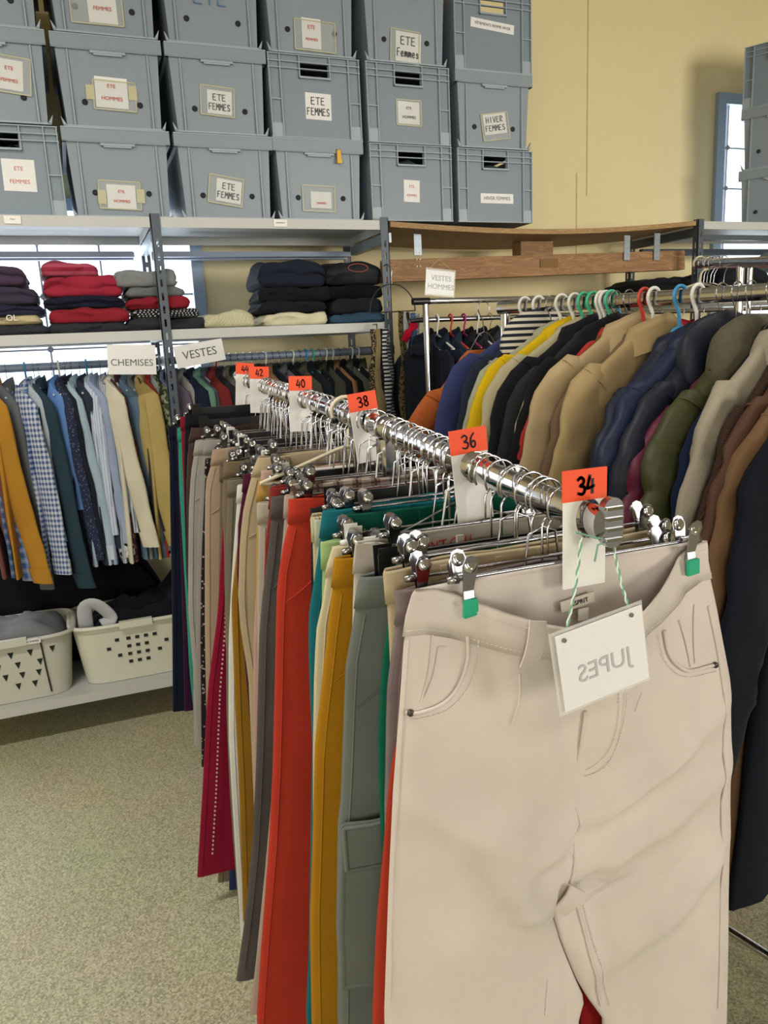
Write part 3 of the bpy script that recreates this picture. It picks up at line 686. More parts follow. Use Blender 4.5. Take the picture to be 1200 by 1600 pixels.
mb.tube([(BX2 + x, 3.36 + y, ZB + z) for x, y, z in smooth_path(P, 5)], .03, 10, flat=.3, up=(0, 1, 0)); tag(mb.obj('white_cloth', fab('#b9bac0')), 'twisted strip of white cloth sticking up from the square-holed basket', 'cloth')
# ------------------------------------------------------------------ hangers and hanging tops
def hanger_parts(r, kind, half=.19, drop=.045, hook_r=.019):
    """local frame: x along the shoulders, rail axis runs along y through (0,0,0)"""
    m = {'wire': chrome2, 'clear': clearpl, 'white': whitepl, 'black': blackpl, 'blue': bluepl, 'green': greenpl, 'red': redpl, 'pink': pinkpl, 'cream': beigepl, 'wood': mat('hanger_wood', '#b08553', .5)}[kind]
    hr = .0015 if kind in ('wire', 'clear', 'wood', 'black') else .0042
    z0 = -hook_r - .042
    a = [(hook_r * math.cos(t), 0, hook_r * math.sin(t)) for t in [PI * (1.12 - k * 1.12 / 10) - .0 for k in range(11)]]
    a = [(-x, y, z) for x, y, z in a]
    pth = [(-p[0], 0, p[2]) for p in a] + [(hook_r * .9, 0, -.008), (.004, 0, -hook_r - .012), (0, 0, z0)]
    mb = MB(); mb.tube(pth, hr, 6); hk = mb.obj('hook', chrome2 if kind in ('clear', 'wood') or (kind == 'black') else m, r)
    mb = MB(); R0 = {'wire': .0016, 'wood': .008, 'clear': .005}.get(kind, .005)
    sh = [(-half, 0, z0 - drop), (-half * .55, 0, z0 - drop * .55), (-half * .12, 0, z0 - .006), (0, 0, z0), (half * .12, 0, z0 - .006), (half * .55, 0, z0 - drop * .55), (half, 0, z0 - drop)]
    mb.tube(sh, R0, 6, flat=.8 if kind != 'wire' else 1)
    mb.tube([(-half, 0, z0 - drop), (-half * .5, 0, z0 - drop - .008), (half * .5, 0, z0 - drop - .008), (half, 0, z0 - drop)], R0 * .8, 6)
    mb.obj('shoulder_bar', m, r)
HP = {}
def hanger(kind, label, loc, rz, half=.19, drop=.045, group=None, hook_r=.019):
    key = (kind, half, drop, hook_r)
    if key not in HP:
        r = thing('garment_hanger', label, 'hanger', loc, rz, group); hanger_parts(r, kind, half, drop, hook_r); HP[key] = r; return r
    return dup(HP[key], loc, rz, label, group)
def top(name, label, cat, loc, rz, m, o, group=None, seed=0, m_trim=None):
    """a shirt, jacket or coat hung by the shoulders.  Local x = along the shoulders (+x is the near sleeve), y = thickness, z up; origin on the rail"""
    r = thing(name, label, cat, loc, rz, group)
    sw = o.get('sw', .20); zs = o.get('zs', -.062); ln = o.get('len', .70); th = o.get('th', .018); fl = o.get('flare', .03); dr = o.get('drop', .05)
    nk = o.get('nk', .055); puff = o.get('puff', 0); mt = m_trim or m
    n = 32; lv = 22; rings = []
    for i in range(lv + 1):
        v = i / lv; z = zs - ln * v ** 1.25
        d = zs - z
        a = interp([(0, nk), (.012, nk * 1.35), (dr * .55, sw * .62), (dr, sw * .93), (dr + .03, sw * 1.0), (.22, sw * 1.02), (ln, sw * 1.0 + fl)], d)
        b = interp([(0, th * .8), (.05, th), (.2, th * 1.35), (ln, th * 1.2)], d)
        if puff and d > .03: q = abs(math.sin(PI * d / puff)) ** .5; b += .012 * q - .004; a += .006 * q
        ring = []
        for k in range(n):
            t = 2 * PI * k / n; c, s_ = math.cos(t), math.sin(t)
            x = a * (abs(c) ** .8) * (1 if c >= 0 else -1); y = b * (abs(s_) ** .7) * (1 if s_ >= 0 else -1)
            w = (.015 if o.get('coat') else .010) * min(1, d * 4) * (nz(x * 13 + seed * 7.3, d * 2.2, seed) + .5 * nz(x * 30 + seed, d * 5, s_))
            ring.append((x, y + w, z + .006 * (1 - abs(c)) * (s_ < 0) * 0))
        rings.append(ring)
    mb = MB(); mb.loft(rings, caps=(True, True)); mb.obj('body', m, r)
    for s_ in (1, -1):
        if o.get('coat'):
            L_ = o['sleeve']; so = o['so']; rw = o['rw']; rt = o['rt']; N2 = 64 if puff else 34
            P = [(s_ * sw * .66, 0, zs - .66 * dr - rw * .8), (s_ * sw * .84, 0, zs - .84 * dr - rw * .62), (s_ * (sw * .96), 0, zs - dr - rw * .8)]
            for k in range(1, N2): v = k / (N2 - 1); P.append((s_ * (sw * .96 + .018 + so * v ** .9), .012 * math.sin(v * 4 + seed), zs - dr - rw * .8 - .02 - (L_ - .06) * v))
            rad = [rw * .62, rw * .86, rw] + [rw * lerp(1.02, .74, k / (N2 - 1)) for k in range(1, N2)]
            if puff: rad = rad[:3] + [q * (.80 + .28 * abs(math.sin(PI * (k * L_ / N2) / puff)) ** .55) for k, q in enumerate(rad[3:])]
            an = MB(); an.tube([P[1], Vector(P[1]).lerp(Vector(P[2]), .12)], [rad[1] * 1.03, rad[1] * 1.03], 18, flat=rt / rw * 1.1, up=(0, 1, 0)); an.obj('armhole_seam', m, r)
            mb = MB(); mb.tube(P, rad, 18, flat=rt / rw, up=(0, 1, 0))
            mb.v = [(a + .004 * nz(b * 40, c * 22, seed), b + (.010 if not puff else .006) * nz(a * 24 + seed, c * 13, seed) + .006 * nz(a * 60, c * 30 + seed, 1), c + .004 * nz(a * 30, c * 20, seed + 5)) for a, b, c in mb.v]
            sl = mb.obj('sleeve', m, r)
            if o.get('collar') == 'coat' or o.get('cuffed'):
                cb = MB(); cb.tube([P[-3], P[-1], (P[-1][0], P[-1][1], P[-1][2] - .004)], [rad[-3] * 1.06, rad[-1] * 1.1, rad[-1] * 1.05], 18, flat=rt / rw * 1.15, up=(0, 1, 0)); cb.obj('cuff', m, sl)
            continue
        L_ = o.get('sleeve', .56) if s_ > 0 else o.get('sleeve', .56) * .96
        if L_ <= 0: continue
        so = o.get('so', .10); wy = o.get('wy', .0) if s_ > 0 else 0; yw = o.get('yaw', 0); rw = o.get('rw', .055); rt = o.get('rt', .024)
        rings = []; lv2 = 16 if not puff else 30
        for i in range(lv2 + 1):
            v = i / lv2; d = L_ * v
            x = s_ * (sw - rw * .55 * math.cos(0) + (rw * .15 + so * (v ** .85)) + o.get('bend', .0) * math.sin(PI * v)); y = wy * v + (0.006 * math.sin(v * 5 + seed))
            z = zs - dr + .028 - d * 1.0
            wdt = interp([(0, rw * .72), (.08, rw * 1.0), (.5, rw * .88), (.9, rw * .72), (1, rw * .70)], v); tk = interp([(0, rt * .7), (.1, rt), (1, rt * .8)], v)
            if i == 0: wdt *= .55; z += .012
            if puff: q = abs(math.sin(PI * d / puff)) ** .5; tk += .010 * q - .002; wdt += .008 * q - .003
            ring = []
            for k in range(16):
                t = 2 * PI * k / 16; ca, sa = math.cos(t) * wdt, math.sin(t) * tk
                w = .006 * nz(d * 9 + seed * 3, k * .8, seed + s_) * min(1, v * 6)
                ring.append((x + ca * math.cos(yw) - sa * math.sin(yw) + w, y + ca * math.sin(yw) + sa * math.cos(yw) + w, z - (.02 * math.cos(t) * s_ if i == 0 else 0)))
            rings.append(ring)
        mb = MB(); mb.loft(rings); sl = mb.obj('sleeve', m, r)
        if o.get('cuff'):
            cr = [[tuple(Vector((sum(p[0] for p in rg) / 16, sum(p[1] for p in rg) / 16, 0)).lerp(Vector((p[0], p[1], 0)), 1.12)[:2]) + (z_,) for p in rg] for rg, z_ in ((rings[-3], rings[-1][0][2] + .055), (rings[-1], rings[-1][0][2] - .006))]
            mb = MB(); mb.loft(cr); cf = mb.obj('cuff', o['cuff'] if not isinstance(o['cuff'], bool) else m, sl)
    ck = o.get('collar', 'shirt')
    if ck in ('shirt', 'coat'):
        H = .04 if ck == 'shirt' else .055; k_ = 1 if ck == 'shirt' else 1.2; k_ *= 1.1 if o.get('coat') else 1; rings = []
        for q, (rr_, z) in enumerate(((nk * 1.15 * k_, -H * .9), (nk * 1.05 * k_, -.0), (nk * .95 * k_, H * .35), (nk * .85 * k_, .0), (nk * .85 * k_, -H * .5))):
            rings.append([(rr_ * math.cos(t), rr_ * math.sin(t) * .55 - .004, zs + z + .01 - (.022 + (.03 if o.get('coat') and q in (1, 2, 3) else 0)) * max(0, -math.sin(t)) - (.018 if o.get('coat') else 0) * abs(math.cos(t)) + .012 * max(0, math.sin(t)) + .006 * nz(math.cos(t) * 2, seed, q)) for t in [2 * PI * j / 20 for j in range(20)]])
        mb = MB(); mb.loft(rings, caps=(False, False)); mb.obj('collar', mt, r)
    if ck == 'hood':
        rings = []
        for i in range(13):
            a = PI * i / 12; rr_ = max(.006, .135 * math.sin(a) ** .6)
            rings.append([(-.135 * math.cos(a) * 1.05, .026 * math.cos(t) * (rr_ / .1) + .012, zs - .035 + rr_ * .75 * (math.sin(t)) - .012 + .01 * nz(i * .6, math.sin(t), seed)) for t in [2 * PI * j / 16 for j in range(16)]])
        mb = MB(); mb.loft(rings); mb.obj('hood', mt, r)
    if o.get('lapel'):
        for s_ in (-1, 1):
            y = -th * 1.45 - .003
            P = [(s_ * .012, zs - .34), (s_ * .075, zs - .13), (s_ * .095, zs - .115), (s_ * .088, zs - .075), (s_ * .045, zs - .005), (s_ * .03, zs - .02)]
            mb = MB(); mb.prism(P, lambda a, b: (a, y - .006 - .006 * nz(a * 20, b * 8, seed), b), lambda a, b: (a, y + .004, b)); mb.obj('lapel', mt, r)
    if o.get('buttons'):
        for k in range(o['buttons']):
            mb = MB(); mb.lathe([(0, -.003), (.007, -.003), (.007, 0), (0, 0)], (.0, -th * 1.5 - .004, zs - .2 - k * .09), 10, 'Y'); mb.obj('button', blackpl, r)
    if o.get('zip'):
        mb = MB(); mb.box((.0, -th * 1.5 - .003, zs - ln * .5), (.012, .004, ln * .9)); mb.obj('zip', blackpl, r)
    if o.get('pocket'):
        for s_ in (-1, 1):
            mb = MB(); mb.box((s_ * .12, -th * 1.45 - .005, zs - ln * .68), (.13, .006, .05)); mb.obj('pocket_flap', m, r)
    return r
# --- shirts on the left rail.  table: hook x, colour, pattern, second colour, sleeve length, x drift of the near sleeve, width, near flag, words
RZ_ = -PI / 2            # local +x points to the room (world -Y)
shirts = [
 (-40, '#6a3f3a', 'plain', '', .50, .05, .04, 0, 'dull brown shirt at the very left end of the shirt rail'),
 (-22, '#36507c', 'plaid', '#8593ad', .62, .05, .045, 0, 'dark blue plaid shirt hanging low at the left photo edge'),
 (-12, '#a97a2c', 'plain', '', .62, .08, .060, 2, 'mustard yellow shirt with a buttoned cuff near the left edge'),
 (8, '#5f6266', 'plain', '', .66, .04, .045, 0, 'mid grey shirt whose hem hangs below the mustard one'),
 (40, '#3c5488', 'check', '#c9ced6', .60, .06, .056, 2, 'blue and white checked shirt right of the mustard one'),
 (54, '#a9b4bc', 'plain', '', .50, .03, .036, 0, 'pale grey shirt mostly hidden behind the checked one'),
 (62, '#2a3d48', 'plain', '', .66, .09, .052, 2, 'dark petrol blue shirt with a long sleeve past the others'),
 (84, '#5d83bb', 'plain', '', .40, .03, .042, 0, 'short bright blue shirt collar between petrol and navy shirts'),
 (96, '#2b3147', 'dots', '#59617c', .58, .05, .042, 0, 'navy shirt with tiny dots on the shirt rail'),
 (106, '#20242f', 'plain', '', .56, .04, .042, 0, 'black blue shirt left of the pale blue-grey sleeve'),
 (116, '#9fb4c2', 'plain', '', .58, .06, .034, 1, 'pale blue grey shirt with a slim white cuff'),
 (130, '#2d3442', 'plain', '', .55, .06, .045, 0, 'charcoal navy shirt between two pale blue shirts'),
 (142, '#a9b5cd', 'vstripe', '#c9d2e2', .50, .03, .036, 0, 'lavender striped shirt on the shirt rail'),
 (150, '#93a1bd', 'plain', '', .58, .06, .046, 1, 'lavender blue shirt with black patterned inner cuff'),
 (164, '#7f8794', 'vstripe', '#c2c8d0', .50, .04, .038, 0, 'grey finely striped shirt left of the cream one'),
 (176, '#cdc8b4', 'plain', '', .545, .07, .050, 2, 'cream white shirt with a wrinkled sleeve, centre of the shirt rail'),
 (188, '#4a2c30', 'print', '#7d5048', .50, .05, .040, 0, 'maroon printed shirt just right of the cream one'),
 (200, '#4d6379', 'denim', '#6b8196', .60, .06, .046, 1, 'steel blue denim shirt under the CHEMISES sign'),
 (212, '#6f7476', 'plain', '', .58, .07, .040, 0, 'mid grey shirt behind the denim one'),
 (222, '#35333a', 'plain', '', .56, .05, .040, 0, 'charcoal shirt just left of the khaki one'),
 (226, '#b09c62', 'plain', '', .555, .07, .060, 2, 'khaki beige shirt with a broad sleeve near the upright'),
 (240, '#a63a2e', 'plain', '', .63, .05, .040, 0, 'brick red shirt whose cuff shows under the khaki one'),
 (248, '#a9b3b2', 'plain', '', .58, .05, .040, 0, 'pale grey green shirt right of the khaki one'),
 (254, '#3f4a35', 'print', '#93977c', .52, .03, .040, 0, 'green leaf-printed shirt beside the upright'),
 (262, '#8089b3', 'plain', '', .52, .04, .040, 0, 'lilac blue shirt just left of the upright'),
 (270, '#20293c', 'plain', '', .60, .03, .040, 0, 'dark navy shirt right behind the upright'),
]
for i, (px, col, pat, c2, sl, drift, rw, near, words) in enumerate(shirts):
    rr = R_(i * 13 + 5); x = at(px, 575, 3.45).x
    x = at(px, 620, 3.24).x - .0
    m = fab(col, pat, c2 or '#222222')
    o = dict(sw=.185, len=.74, th=.012, sleeve=sl * 1.19, so=.02 if near < 2 else .045, wy=drift, yaw=1.05 + rr.uniform(-.15, .15), rw=rw, rt=.014, cuff=(m if near else None), zs=-.068, nk=.05, dropx=0, flare=.02)
    if 'patterned' in words: o['cuff'] = fab('#c9c8c4', 'print', '#15151a', 1.6)
    if 'slim white' in words: o['cuff'] = fab('#c3ccd8')
    z = RAILZ + .0
    top('shirt', words, 'shirt', (x, 3.45 + (-.02 if near == 2 else .0) + rr.uniform(-.012, .012), z), RZ_ + rr.uniform(-.05, .05), m, o, 'shirts on the left rail', i + 1)
    w_ = words.split(' with ')[0].split(' on the')[0]
    hanger('clear' if i % 4 else ('blue' if i % 8 else 'white'), 'hanger holding the ' + ' '.join(words.split()[:10]), (x, 3.45, z), RZ_, .18, .045, 'hangers on the shirt rail', .0205)
# --- jackets for men on the middle rail ("vestes")
vests = [('#8d8197', 'lilac grey shirt first right of the upright'), ('#c9c7c2', 'off white jacket second right of the upright'), ('#27304a', 'navy blue jacket near the mint one'), ('#8fc0ad', 'mint green shirt right of the upright'),
 ('#6b7280', 'slate grey jacket beside the mint shirt'), ('#9c3a3a', 'dark red jacket on the middle rail near the mint shirt'), ('#31343c', 'charcoal jacket below the VESTES sign'), ('#8b8478', 'taupe jacket under the VESTES sign'),
 ('#2f3a3c', 'dark green grey jacket under the VESTES sign'), ('#4a5152', 'greenish grey jacket left of the 44 tag'), ('#a09c86', 'sage beige jacket just left of the 44 tag'), ('#20222a', 'black jacket directly behind the 44 tag'),
 ('#4e2530', 'burgundy jacket behind the 44 tag'), ('#b5865c', 'tan collar jacket above the 42 tag'), ('#23252d', 'black jacket above the 42 tag'), ('#71767c', 'mid grey jacket between the 42 and 40 tags'),
 ('#171921', 'black suit jacket left of the 40 tag'), ('#1b1d26', 'black suit jacket right behind the 40 tag'), ('#5d5c4c', 'olive grey jacket right of the 40 tag'), ('#1d2530', 'dark blue jacket on a green hanger'),
 ('#14161d', 'black blazer on the middle rail left of the sleeves in khaki'), ('#4a4a3e', 'dark khaki jacket with a lit sleeve'), ('#13151c', 'black blazer on a white hanger'), ('#a87c55', 'tan brown jacket between two black blazers'),
 ('#16181f', 'black blazer above the 38 tag'), ('#686f5f', 'sage grey jacket above the 38 tag'), ('#1c1e27', 'midnight blazer near the ties'), ('#5f6253', 'olive drab jacket last before the ties')]
kinds = ['white', 'black', 'wire', 'black', 'clear', 'black', 'pink', 'wire', 'black', 'wire', 'black', 'wire', 'black', 'white', 'wire', 'black', 'black', 'white', 'black', 'blue', 'green', 'wire', 'white', 'white', 'black', 'wire', 'white', 'white']
for i, (col, words) in enumerate(vests):
    rr = R_(i * 17 + 3); x = lerp(.385, 1.235, i / (len(vests) - 1))
    m = fab('#%02x%02x%02x' % tuple(int(int(col[k:k + 2], 16) * .72) for k in (1, 3, 5))); near = rr.random() > .6  # cloth colours scaled down so they carry the backlit shade
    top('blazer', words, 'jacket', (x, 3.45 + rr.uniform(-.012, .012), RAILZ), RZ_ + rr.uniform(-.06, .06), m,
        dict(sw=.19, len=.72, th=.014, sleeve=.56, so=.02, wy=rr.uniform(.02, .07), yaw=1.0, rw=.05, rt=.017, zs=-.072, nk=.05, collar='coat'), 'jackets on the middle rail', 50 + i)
    hanger(kinds[i], 'hanger holding the ' + words, (x, 3.45, RAILZ), RZ_ + .1, .18, .05, 'hangers on the middle rail', .0205)
# garments lying in the dark under the rails
for k, (px, col, lb) in enumerate(((120, '#15171d', 'black garment heap on the bottom shelf behind the baskets'), (300, '#1a1b22', 'dark garment heap on the bottom shelf right of the baskets'))):
    p = at(px, 1000, 3.5); heap('dark_garment', lb, 'clothes', (p.x, 3.62, ZB + .022), .9, .16, .55, fab(col), 11 + k) if k == 0 else heap('dark_garment', lb, 'clothes', (p.x + .1, 3.45, ZB + .022), .7, .38, .4, fab(col), 11 + k)
# ------------------------------------------------------------------ signs
def sign(label, lines, px, py, Y, w, h, rot, size, mtext, yaw=0, name='paper_sign', rx=0, mirror=False, gap=1.5, dx=0, dz=0):
    p = at(px, py, Y); r = thing(name, label, 'sign', p, yaw)
    mx = Matrix.Rotation(rot, 4, 'Y') @ Matrix.Rotation(rx, 4, 'X') @ FRONT
    mb = MB(); P = [(-w / 2, -h / 2), (w / 2, -h / 2), (w / 2, h / 2), (-w / 2, h / 2)]
    mb.prism(P, lambda a, b: mx @ Vector((a, b, .0005 + .004 * (a / w) ** 2 * 2)), lambda a, b: mx @ Vector((a, b, -.0003 + .004 * (a / w) ** 2 * 2))); sh = mb.obj('paper_sheet', paper, r)
    for i, t in enumerate(lines):
        m2 = mx @ Matrix.Translation((dx, dz + ((len(lines) - 1) / 2 - i) * size * gap, .003))
        if mirror: m2 = m2 @ Matrix.Scale(-1, 4, (1, 0, 0))
        text(t, size, mtext, sh, m2)
    return r, mx, sh
YS = 3.17
sc_ = 1200 / YS
r, mx, sh = sign('white CHEMISES paper sign hung from the middle shelf above the shirts', ['CHEMISES'], 206, 562, 3.165, .178, .112, .055, .036, ink_grey, dz=-.012)
r, mx, sh = sign('white VESTES paper sign tilted on the shelf right of the upright', ['VESTES'], 312, 552, 3.165, .20, .085, -.13, .045, ink_grey, yaw=.15)
r, mx, sh = sign('VESTES HOMMES sign in a clear sleeve hung over the chrome rail', ['VESTES', 'HOMMES'], 687, 442, 2.72, .118, .088, .10, .027, ink_grey, gap=1.15, dx=.004)
mb = MB()
mb.tube([mx @ Vector((-.045, .05, .002)), (0, 0, .085), mx @ Vector((.045, .05, .002))], .0015, 5); mb.obj('hanging_string', mat('string', '#a79a6d', .8), r)
mb = MB(); mb.prism([(-.062, -.05), (.062, -.05), (.062, .05), (-.062, .05)], lambda a, b: mx @ Vector((a, b, .006)), lambda a, b: mx @ Vector((a, b, .0055))); mb.obj('plastic_sleeve', sleeve, r)
# tie hangers and ties
def tie(label, x, y, z, ln, m, w=.022, seed=0, group='ties by the upright'):
    rr = R_(seed); pts = [(x + .006 * math.sin(k * 1.1 + seed) + .0, y + .004 * math.cos(k * 1.3 + seed), z - ln * k / 10) for k in range(11)]
    wd_ = [w * .45, w * .42, w * .5, w * .58, w * .66, w * .74, w * .82, w * .9, w, w * 1.05, w * .1]
    mb = MB(); mb.tube(pts, wd_, 8, flat=.25, up=(0, 1, 0)); kn = MB()
    o = mb.obj('necktie', m); return tag(o, label, 'tie', group)
TY = 3.13
p0, p1 = at(578, 489, TY), at(649, 489, TY)
r = thing('tie_hanger', 'black wire half-hoop tie hanger hooked beside the upright', 'hanger', (0, 0, 0))
cx0 = (p0.x + p1.x) / 2; rad = (p1.x - p0.x) / 2
mb = MB(); mb.tube([(cx0 - rad * math.cos(PI * k / 16), TY, p0.z + .003 + rad * 1.08 * math.sin(PI * k / 16)) for k in range(17)], .003, 6); mb.tube([(p0.x, TY, p0.z), (p1.x, TY, p0.z + .004)], .003, 6); mb.obj('wire_hoop', blackpl, r)
mb = MB(); mb.tube([(cx0, TY, p0.z + .003 + rad * 1.08), (cx0 + .004, TY, p0.z + rad + .07), (cx0 - .01, TY + .02, p0.z + rad + .095), (cx0 - .012, TY + .05, p0.z + rad + .09)], .0025, 6); mb.obj('hook', chrome2, r)
r2 = thing('tie_hanger', 'small metal tie rack under the shelf end left of the upright', 'hanger', (0, 0, 0))
q0, q1 = at(572, 517, 3.14), at(606, 517, 3.14)
mb = MB(); mb.tube([(q0.x, 3.14, q0.z), (q1.x, 3.14, q1.z)], .003, 6); mb.tube([((q0.x + q1.x) / 2, 3.14, q0.z), ((q0.x + q1.x) / 2, 3.14, ZM - .01), ((q0.x + q1.x) / 2, 3.19, ZM - .01)], .003, 6); mb.obj('rack_bar', chrome2, r2)
for k, (px, top_, bot, m, lb) in enumerate((
    (581, 518, 700, fab('#2b2420', 'print', '#8a7a58', 3), 'dark brown patterned tie, leftmost by the shelf end'),
    (588, 520, 705, fab('#8a7a55', 'dots', '#3a2f22', 3), 'gold dotted tie beside the leftmost patterned tie'),
    (594, 519, 690, fab('#1b1b22'), 'plain black tie between gold and striped ties'),
    (600, 519, 700, fab('#1a1c24', 'hstripe', '#b9b9b9', .9), 'black and silver striped tie just left of the upright'),
    (605, 522, 695, fab('#22252e', 'hstripe', '#77797f', 1.1), 'dark grey striped tie against the upright'))):
    a, b = at(px, top_, 3.14), at(px, bot, 3.14); tie(lb, a.x, 3.135 - .004 * (k % 2), q0.z + .006, a.z - b.z, m, .026, k)
for k, (px, bot, m, lb) in enumerate((
    (626, 690, fab('#5c5333', 'print', '#1d1b16', 3), 'olive gold patterned tie on the half-hoop hanger'),
    (632, 600, fab('#a9a9a8'), 'silver white tie, short, on the half-hoop hanger'),
    (637, 690, fab('#1a1b1f', 'print', '#4c4a3c', 2), 'black camouflage-patterned tie on the half-hoop hanger'),
    (643, 680, fab('#27456b', 'dots', '#8ea6c6', 3), 'blue dotted tie on the half-hoop hanger'),
    (649, 665, fab('#8d929b', 'hstripe', '#6d727a', .5), 'light grey striped tie, rightmost on the half-hoop hanger'))):
    a, b = at(px, 500, TY), at(px, bot, TY); tie(lb, a.x, TY - .012 + .005 * (k % 3), p0.z + .004 - .01 * k * .3, a.z - b.z, m, .026, 10 + k)
a = at(641, 520, TY - .03); mb = MB(); mb.tube([(a.x - .03, a.y, a.z - .035), (a.x - .01, a.y - .004, a.z), (a.x, a.y, a.z + .012), (a.x + .018, a.y - .004, a.z + .03), (a.x + .024, a.y, a.z + .055)], [.014, .02, .010, .024, .008], 10, flat=.45, up=(0, 1, 0))
tag(mb.obj('bow_tie', fab('#a3112c')), 'crimson bow tie clipped on the half-hoop hanger', 'tie')
# ------------------------------------------------------------------ trouser rack
RXC = .51
def rail_z(Y):
    return EYE + interp([(.60, -.2035), (.678, -.1965), (1.36, -.136), (2.6, -.075), (2.8, -.065)], Y)
def rack(label, y0, y1, posts, endcap):
    r = thing('clothes_rack', label, 'clothes rack', (0, 0, 0), 0)
    n = 20; mb = MB(); ys = [y0, (y0 + y1) / 2, y1]
    mb.loft([[(RXC + .0125 * math.cos(2 * PI * k / n), y, rail_z(y) + .0185 * math.sin(2 * PI * k / n)) for k in range(n)] for y in ys]); mb.obj('hanging_rail', chrome, r)
    for y in posts:
        mb = MB(); z = rail_z(y) - .02
        mb.loft([[(RXC + a * .014, y + b * .02, zz) for a, b in ((-1, -.6), (-.6, -1), (.6, -1), (1, -.6), (1, .6), (.6, 1), (-.6, 1), (-1, .6))] for zz in (.06, z)], smooth=False); mb.obj('post', chrome, r)
        mb = MB(); mb.lathe([(0, -.035), (.021, -.035), (.021, .035), (0, .035)], (RXC, y, rail_z(y)), 18, 'Y'); mb.obj('rail_joint', chrome, r)
        mb = MB(); mb.box((RXC, y, .045), (.50, .03, .03)); mb.obj('foot', chrome2, r)
    mb = MB(); mb.box((RXC, (posts[0] + posts[-1]) / 2, .075), (.025, posts[-1] - posts[0], .025)); mb.obj('base_bar', chrome2, r)
    if endcap:
        y = y0 - .004; z = rail_z(y0)
        st = [(.0125 * math.cos(t), .0125 * math.sin(t) + (.0155 if math.sin(t) >= 0 else -.0155)) for t in [2 * PI * k / 24 for k in range(24)]]
        cx = RXC + .008
        mb = MB(); mb.prism(st, lambda a, b: (cx + a, y - .004, z + .002 + b), lambda a, b: (cx + a, y + .006, z + .002 + b)); e = mb.obj('end_cap', chrome2, r)
        for k in range(4):
            mb = MB(); mb.box((cx, y - .005, z - .016 + k * .0115), (.022, .004, .0035)); mb.obj('cap_ridge', chrome, e)
    return r
rack('near chromed trouser rack whose rail ends under the 34 tag', .668, 1.372, (.985, 1.30), True)
rack('far chromed trouser rack continuing behind the 38 tag', 1.384, 2.66, (1.45, 2.60), False)
def size_tag(num, Y, px, tilt=0, yaw=0, thick=.0036, ghost=None):
    words = {'34': 'nearest, at the rail end', '36': 'second, above the post', '38': 'third along',
             '40': 'fourth along', '42': 'overlapping the 44', '44': 'half behind the 42'}[num]
    r = thing('size_tag', f'white rail card with orange top numbered {num}, {words}', 'size tag', (RXC, Y, rail_z(Y)), yaw)
    w, h0, h1 = .056, .055, -.078
    dx = at(px, 700, Y).x - RXC
    n = 32; T = Matrix.Rotation(tilt, 4, 'Y')
    def rect(a):
        c, s = math.cos(a), math.sin(a); W = w / 2
        t = min((W / abs(c)) if abs(c) > 1e-6 else 9, ((h0 if s > 0 else -h1) / abs(s)) if abs(s) > 1e-6 else 9)
        return c * t, s * t
    ang = sorted([2 * PI * k / n for k in range(n)] + [math.atan2(h0, w / 2), PI - math.atan2(h0, w / 2), PI + math.atan2(-h1, w / 2), 2 * PI - math.atan2(-h1, w / 2)])
    rings = []
    for y in (-.0009, .0009):
        rings.append(([T @ Vector((.017 * math.cos(a) - dx * 0, y, .023 * math.sin(a))) for a in ang], [T @ Vector((rect(a)[0] + dx, y, rect(a)[1])) for a in ang]))
    mb = MB(); (i0, o0), (i1, o1) = rings; m = len(ang)
    V = i0 + o0 + i1 + o1; F = []
    for k in range(m):
        j = (k + 1) % m
        F += [(k, j, m + j, m + k), (2 * m + k, 3 * m + k, 3 * m + j, 2 * m + j), (m + k, m + j, 3 * m + j, 3 * m + k), (k, 2 * m + k, 2 * m + j, j)]
    mb.add(V, F); c = mb.obj('card', paper_w, r)
    mb = MB(); hb = .034; P = [(dx - w / 2 - .0004, h0 - hb), (dx + w / 2 + .0004, h0 - hb), (dx + w / 2 + .0004, h0 + .0006), (dx - w / 2 - .0004, h0 + .0006)]
    mb.prism(P, lambda a, b: T @ Vector((a, -.0016, b)), lambda a, b: T @ Vector((a, .0016, b))); ob = mb.obj('orange_label', orange, r)
    mx = T @ Matrix.Translation((dx + .001, -.0018, h0 - hb / 2)) @ Matrix.Rotation(-.08, 4, 'Y') @ FRONT
    handwriting(num, .019, .0032 if num == '34' else .0024, ink, ob, mx, pitch=.62, adv=.92)
    return r
size_tag('34', .694, 914)
size_tag('36', .9625, 735, tilt=-.08, yaw=-.05)
size_tag('38', 1.385, 573, tilt=-.10)
size_tag('40', 1.83, 475, tilt=.05)
size_tag('42', 2.25, 413, tilt=.06)
size_tag('44', 2.44, 391, tilt=.10)
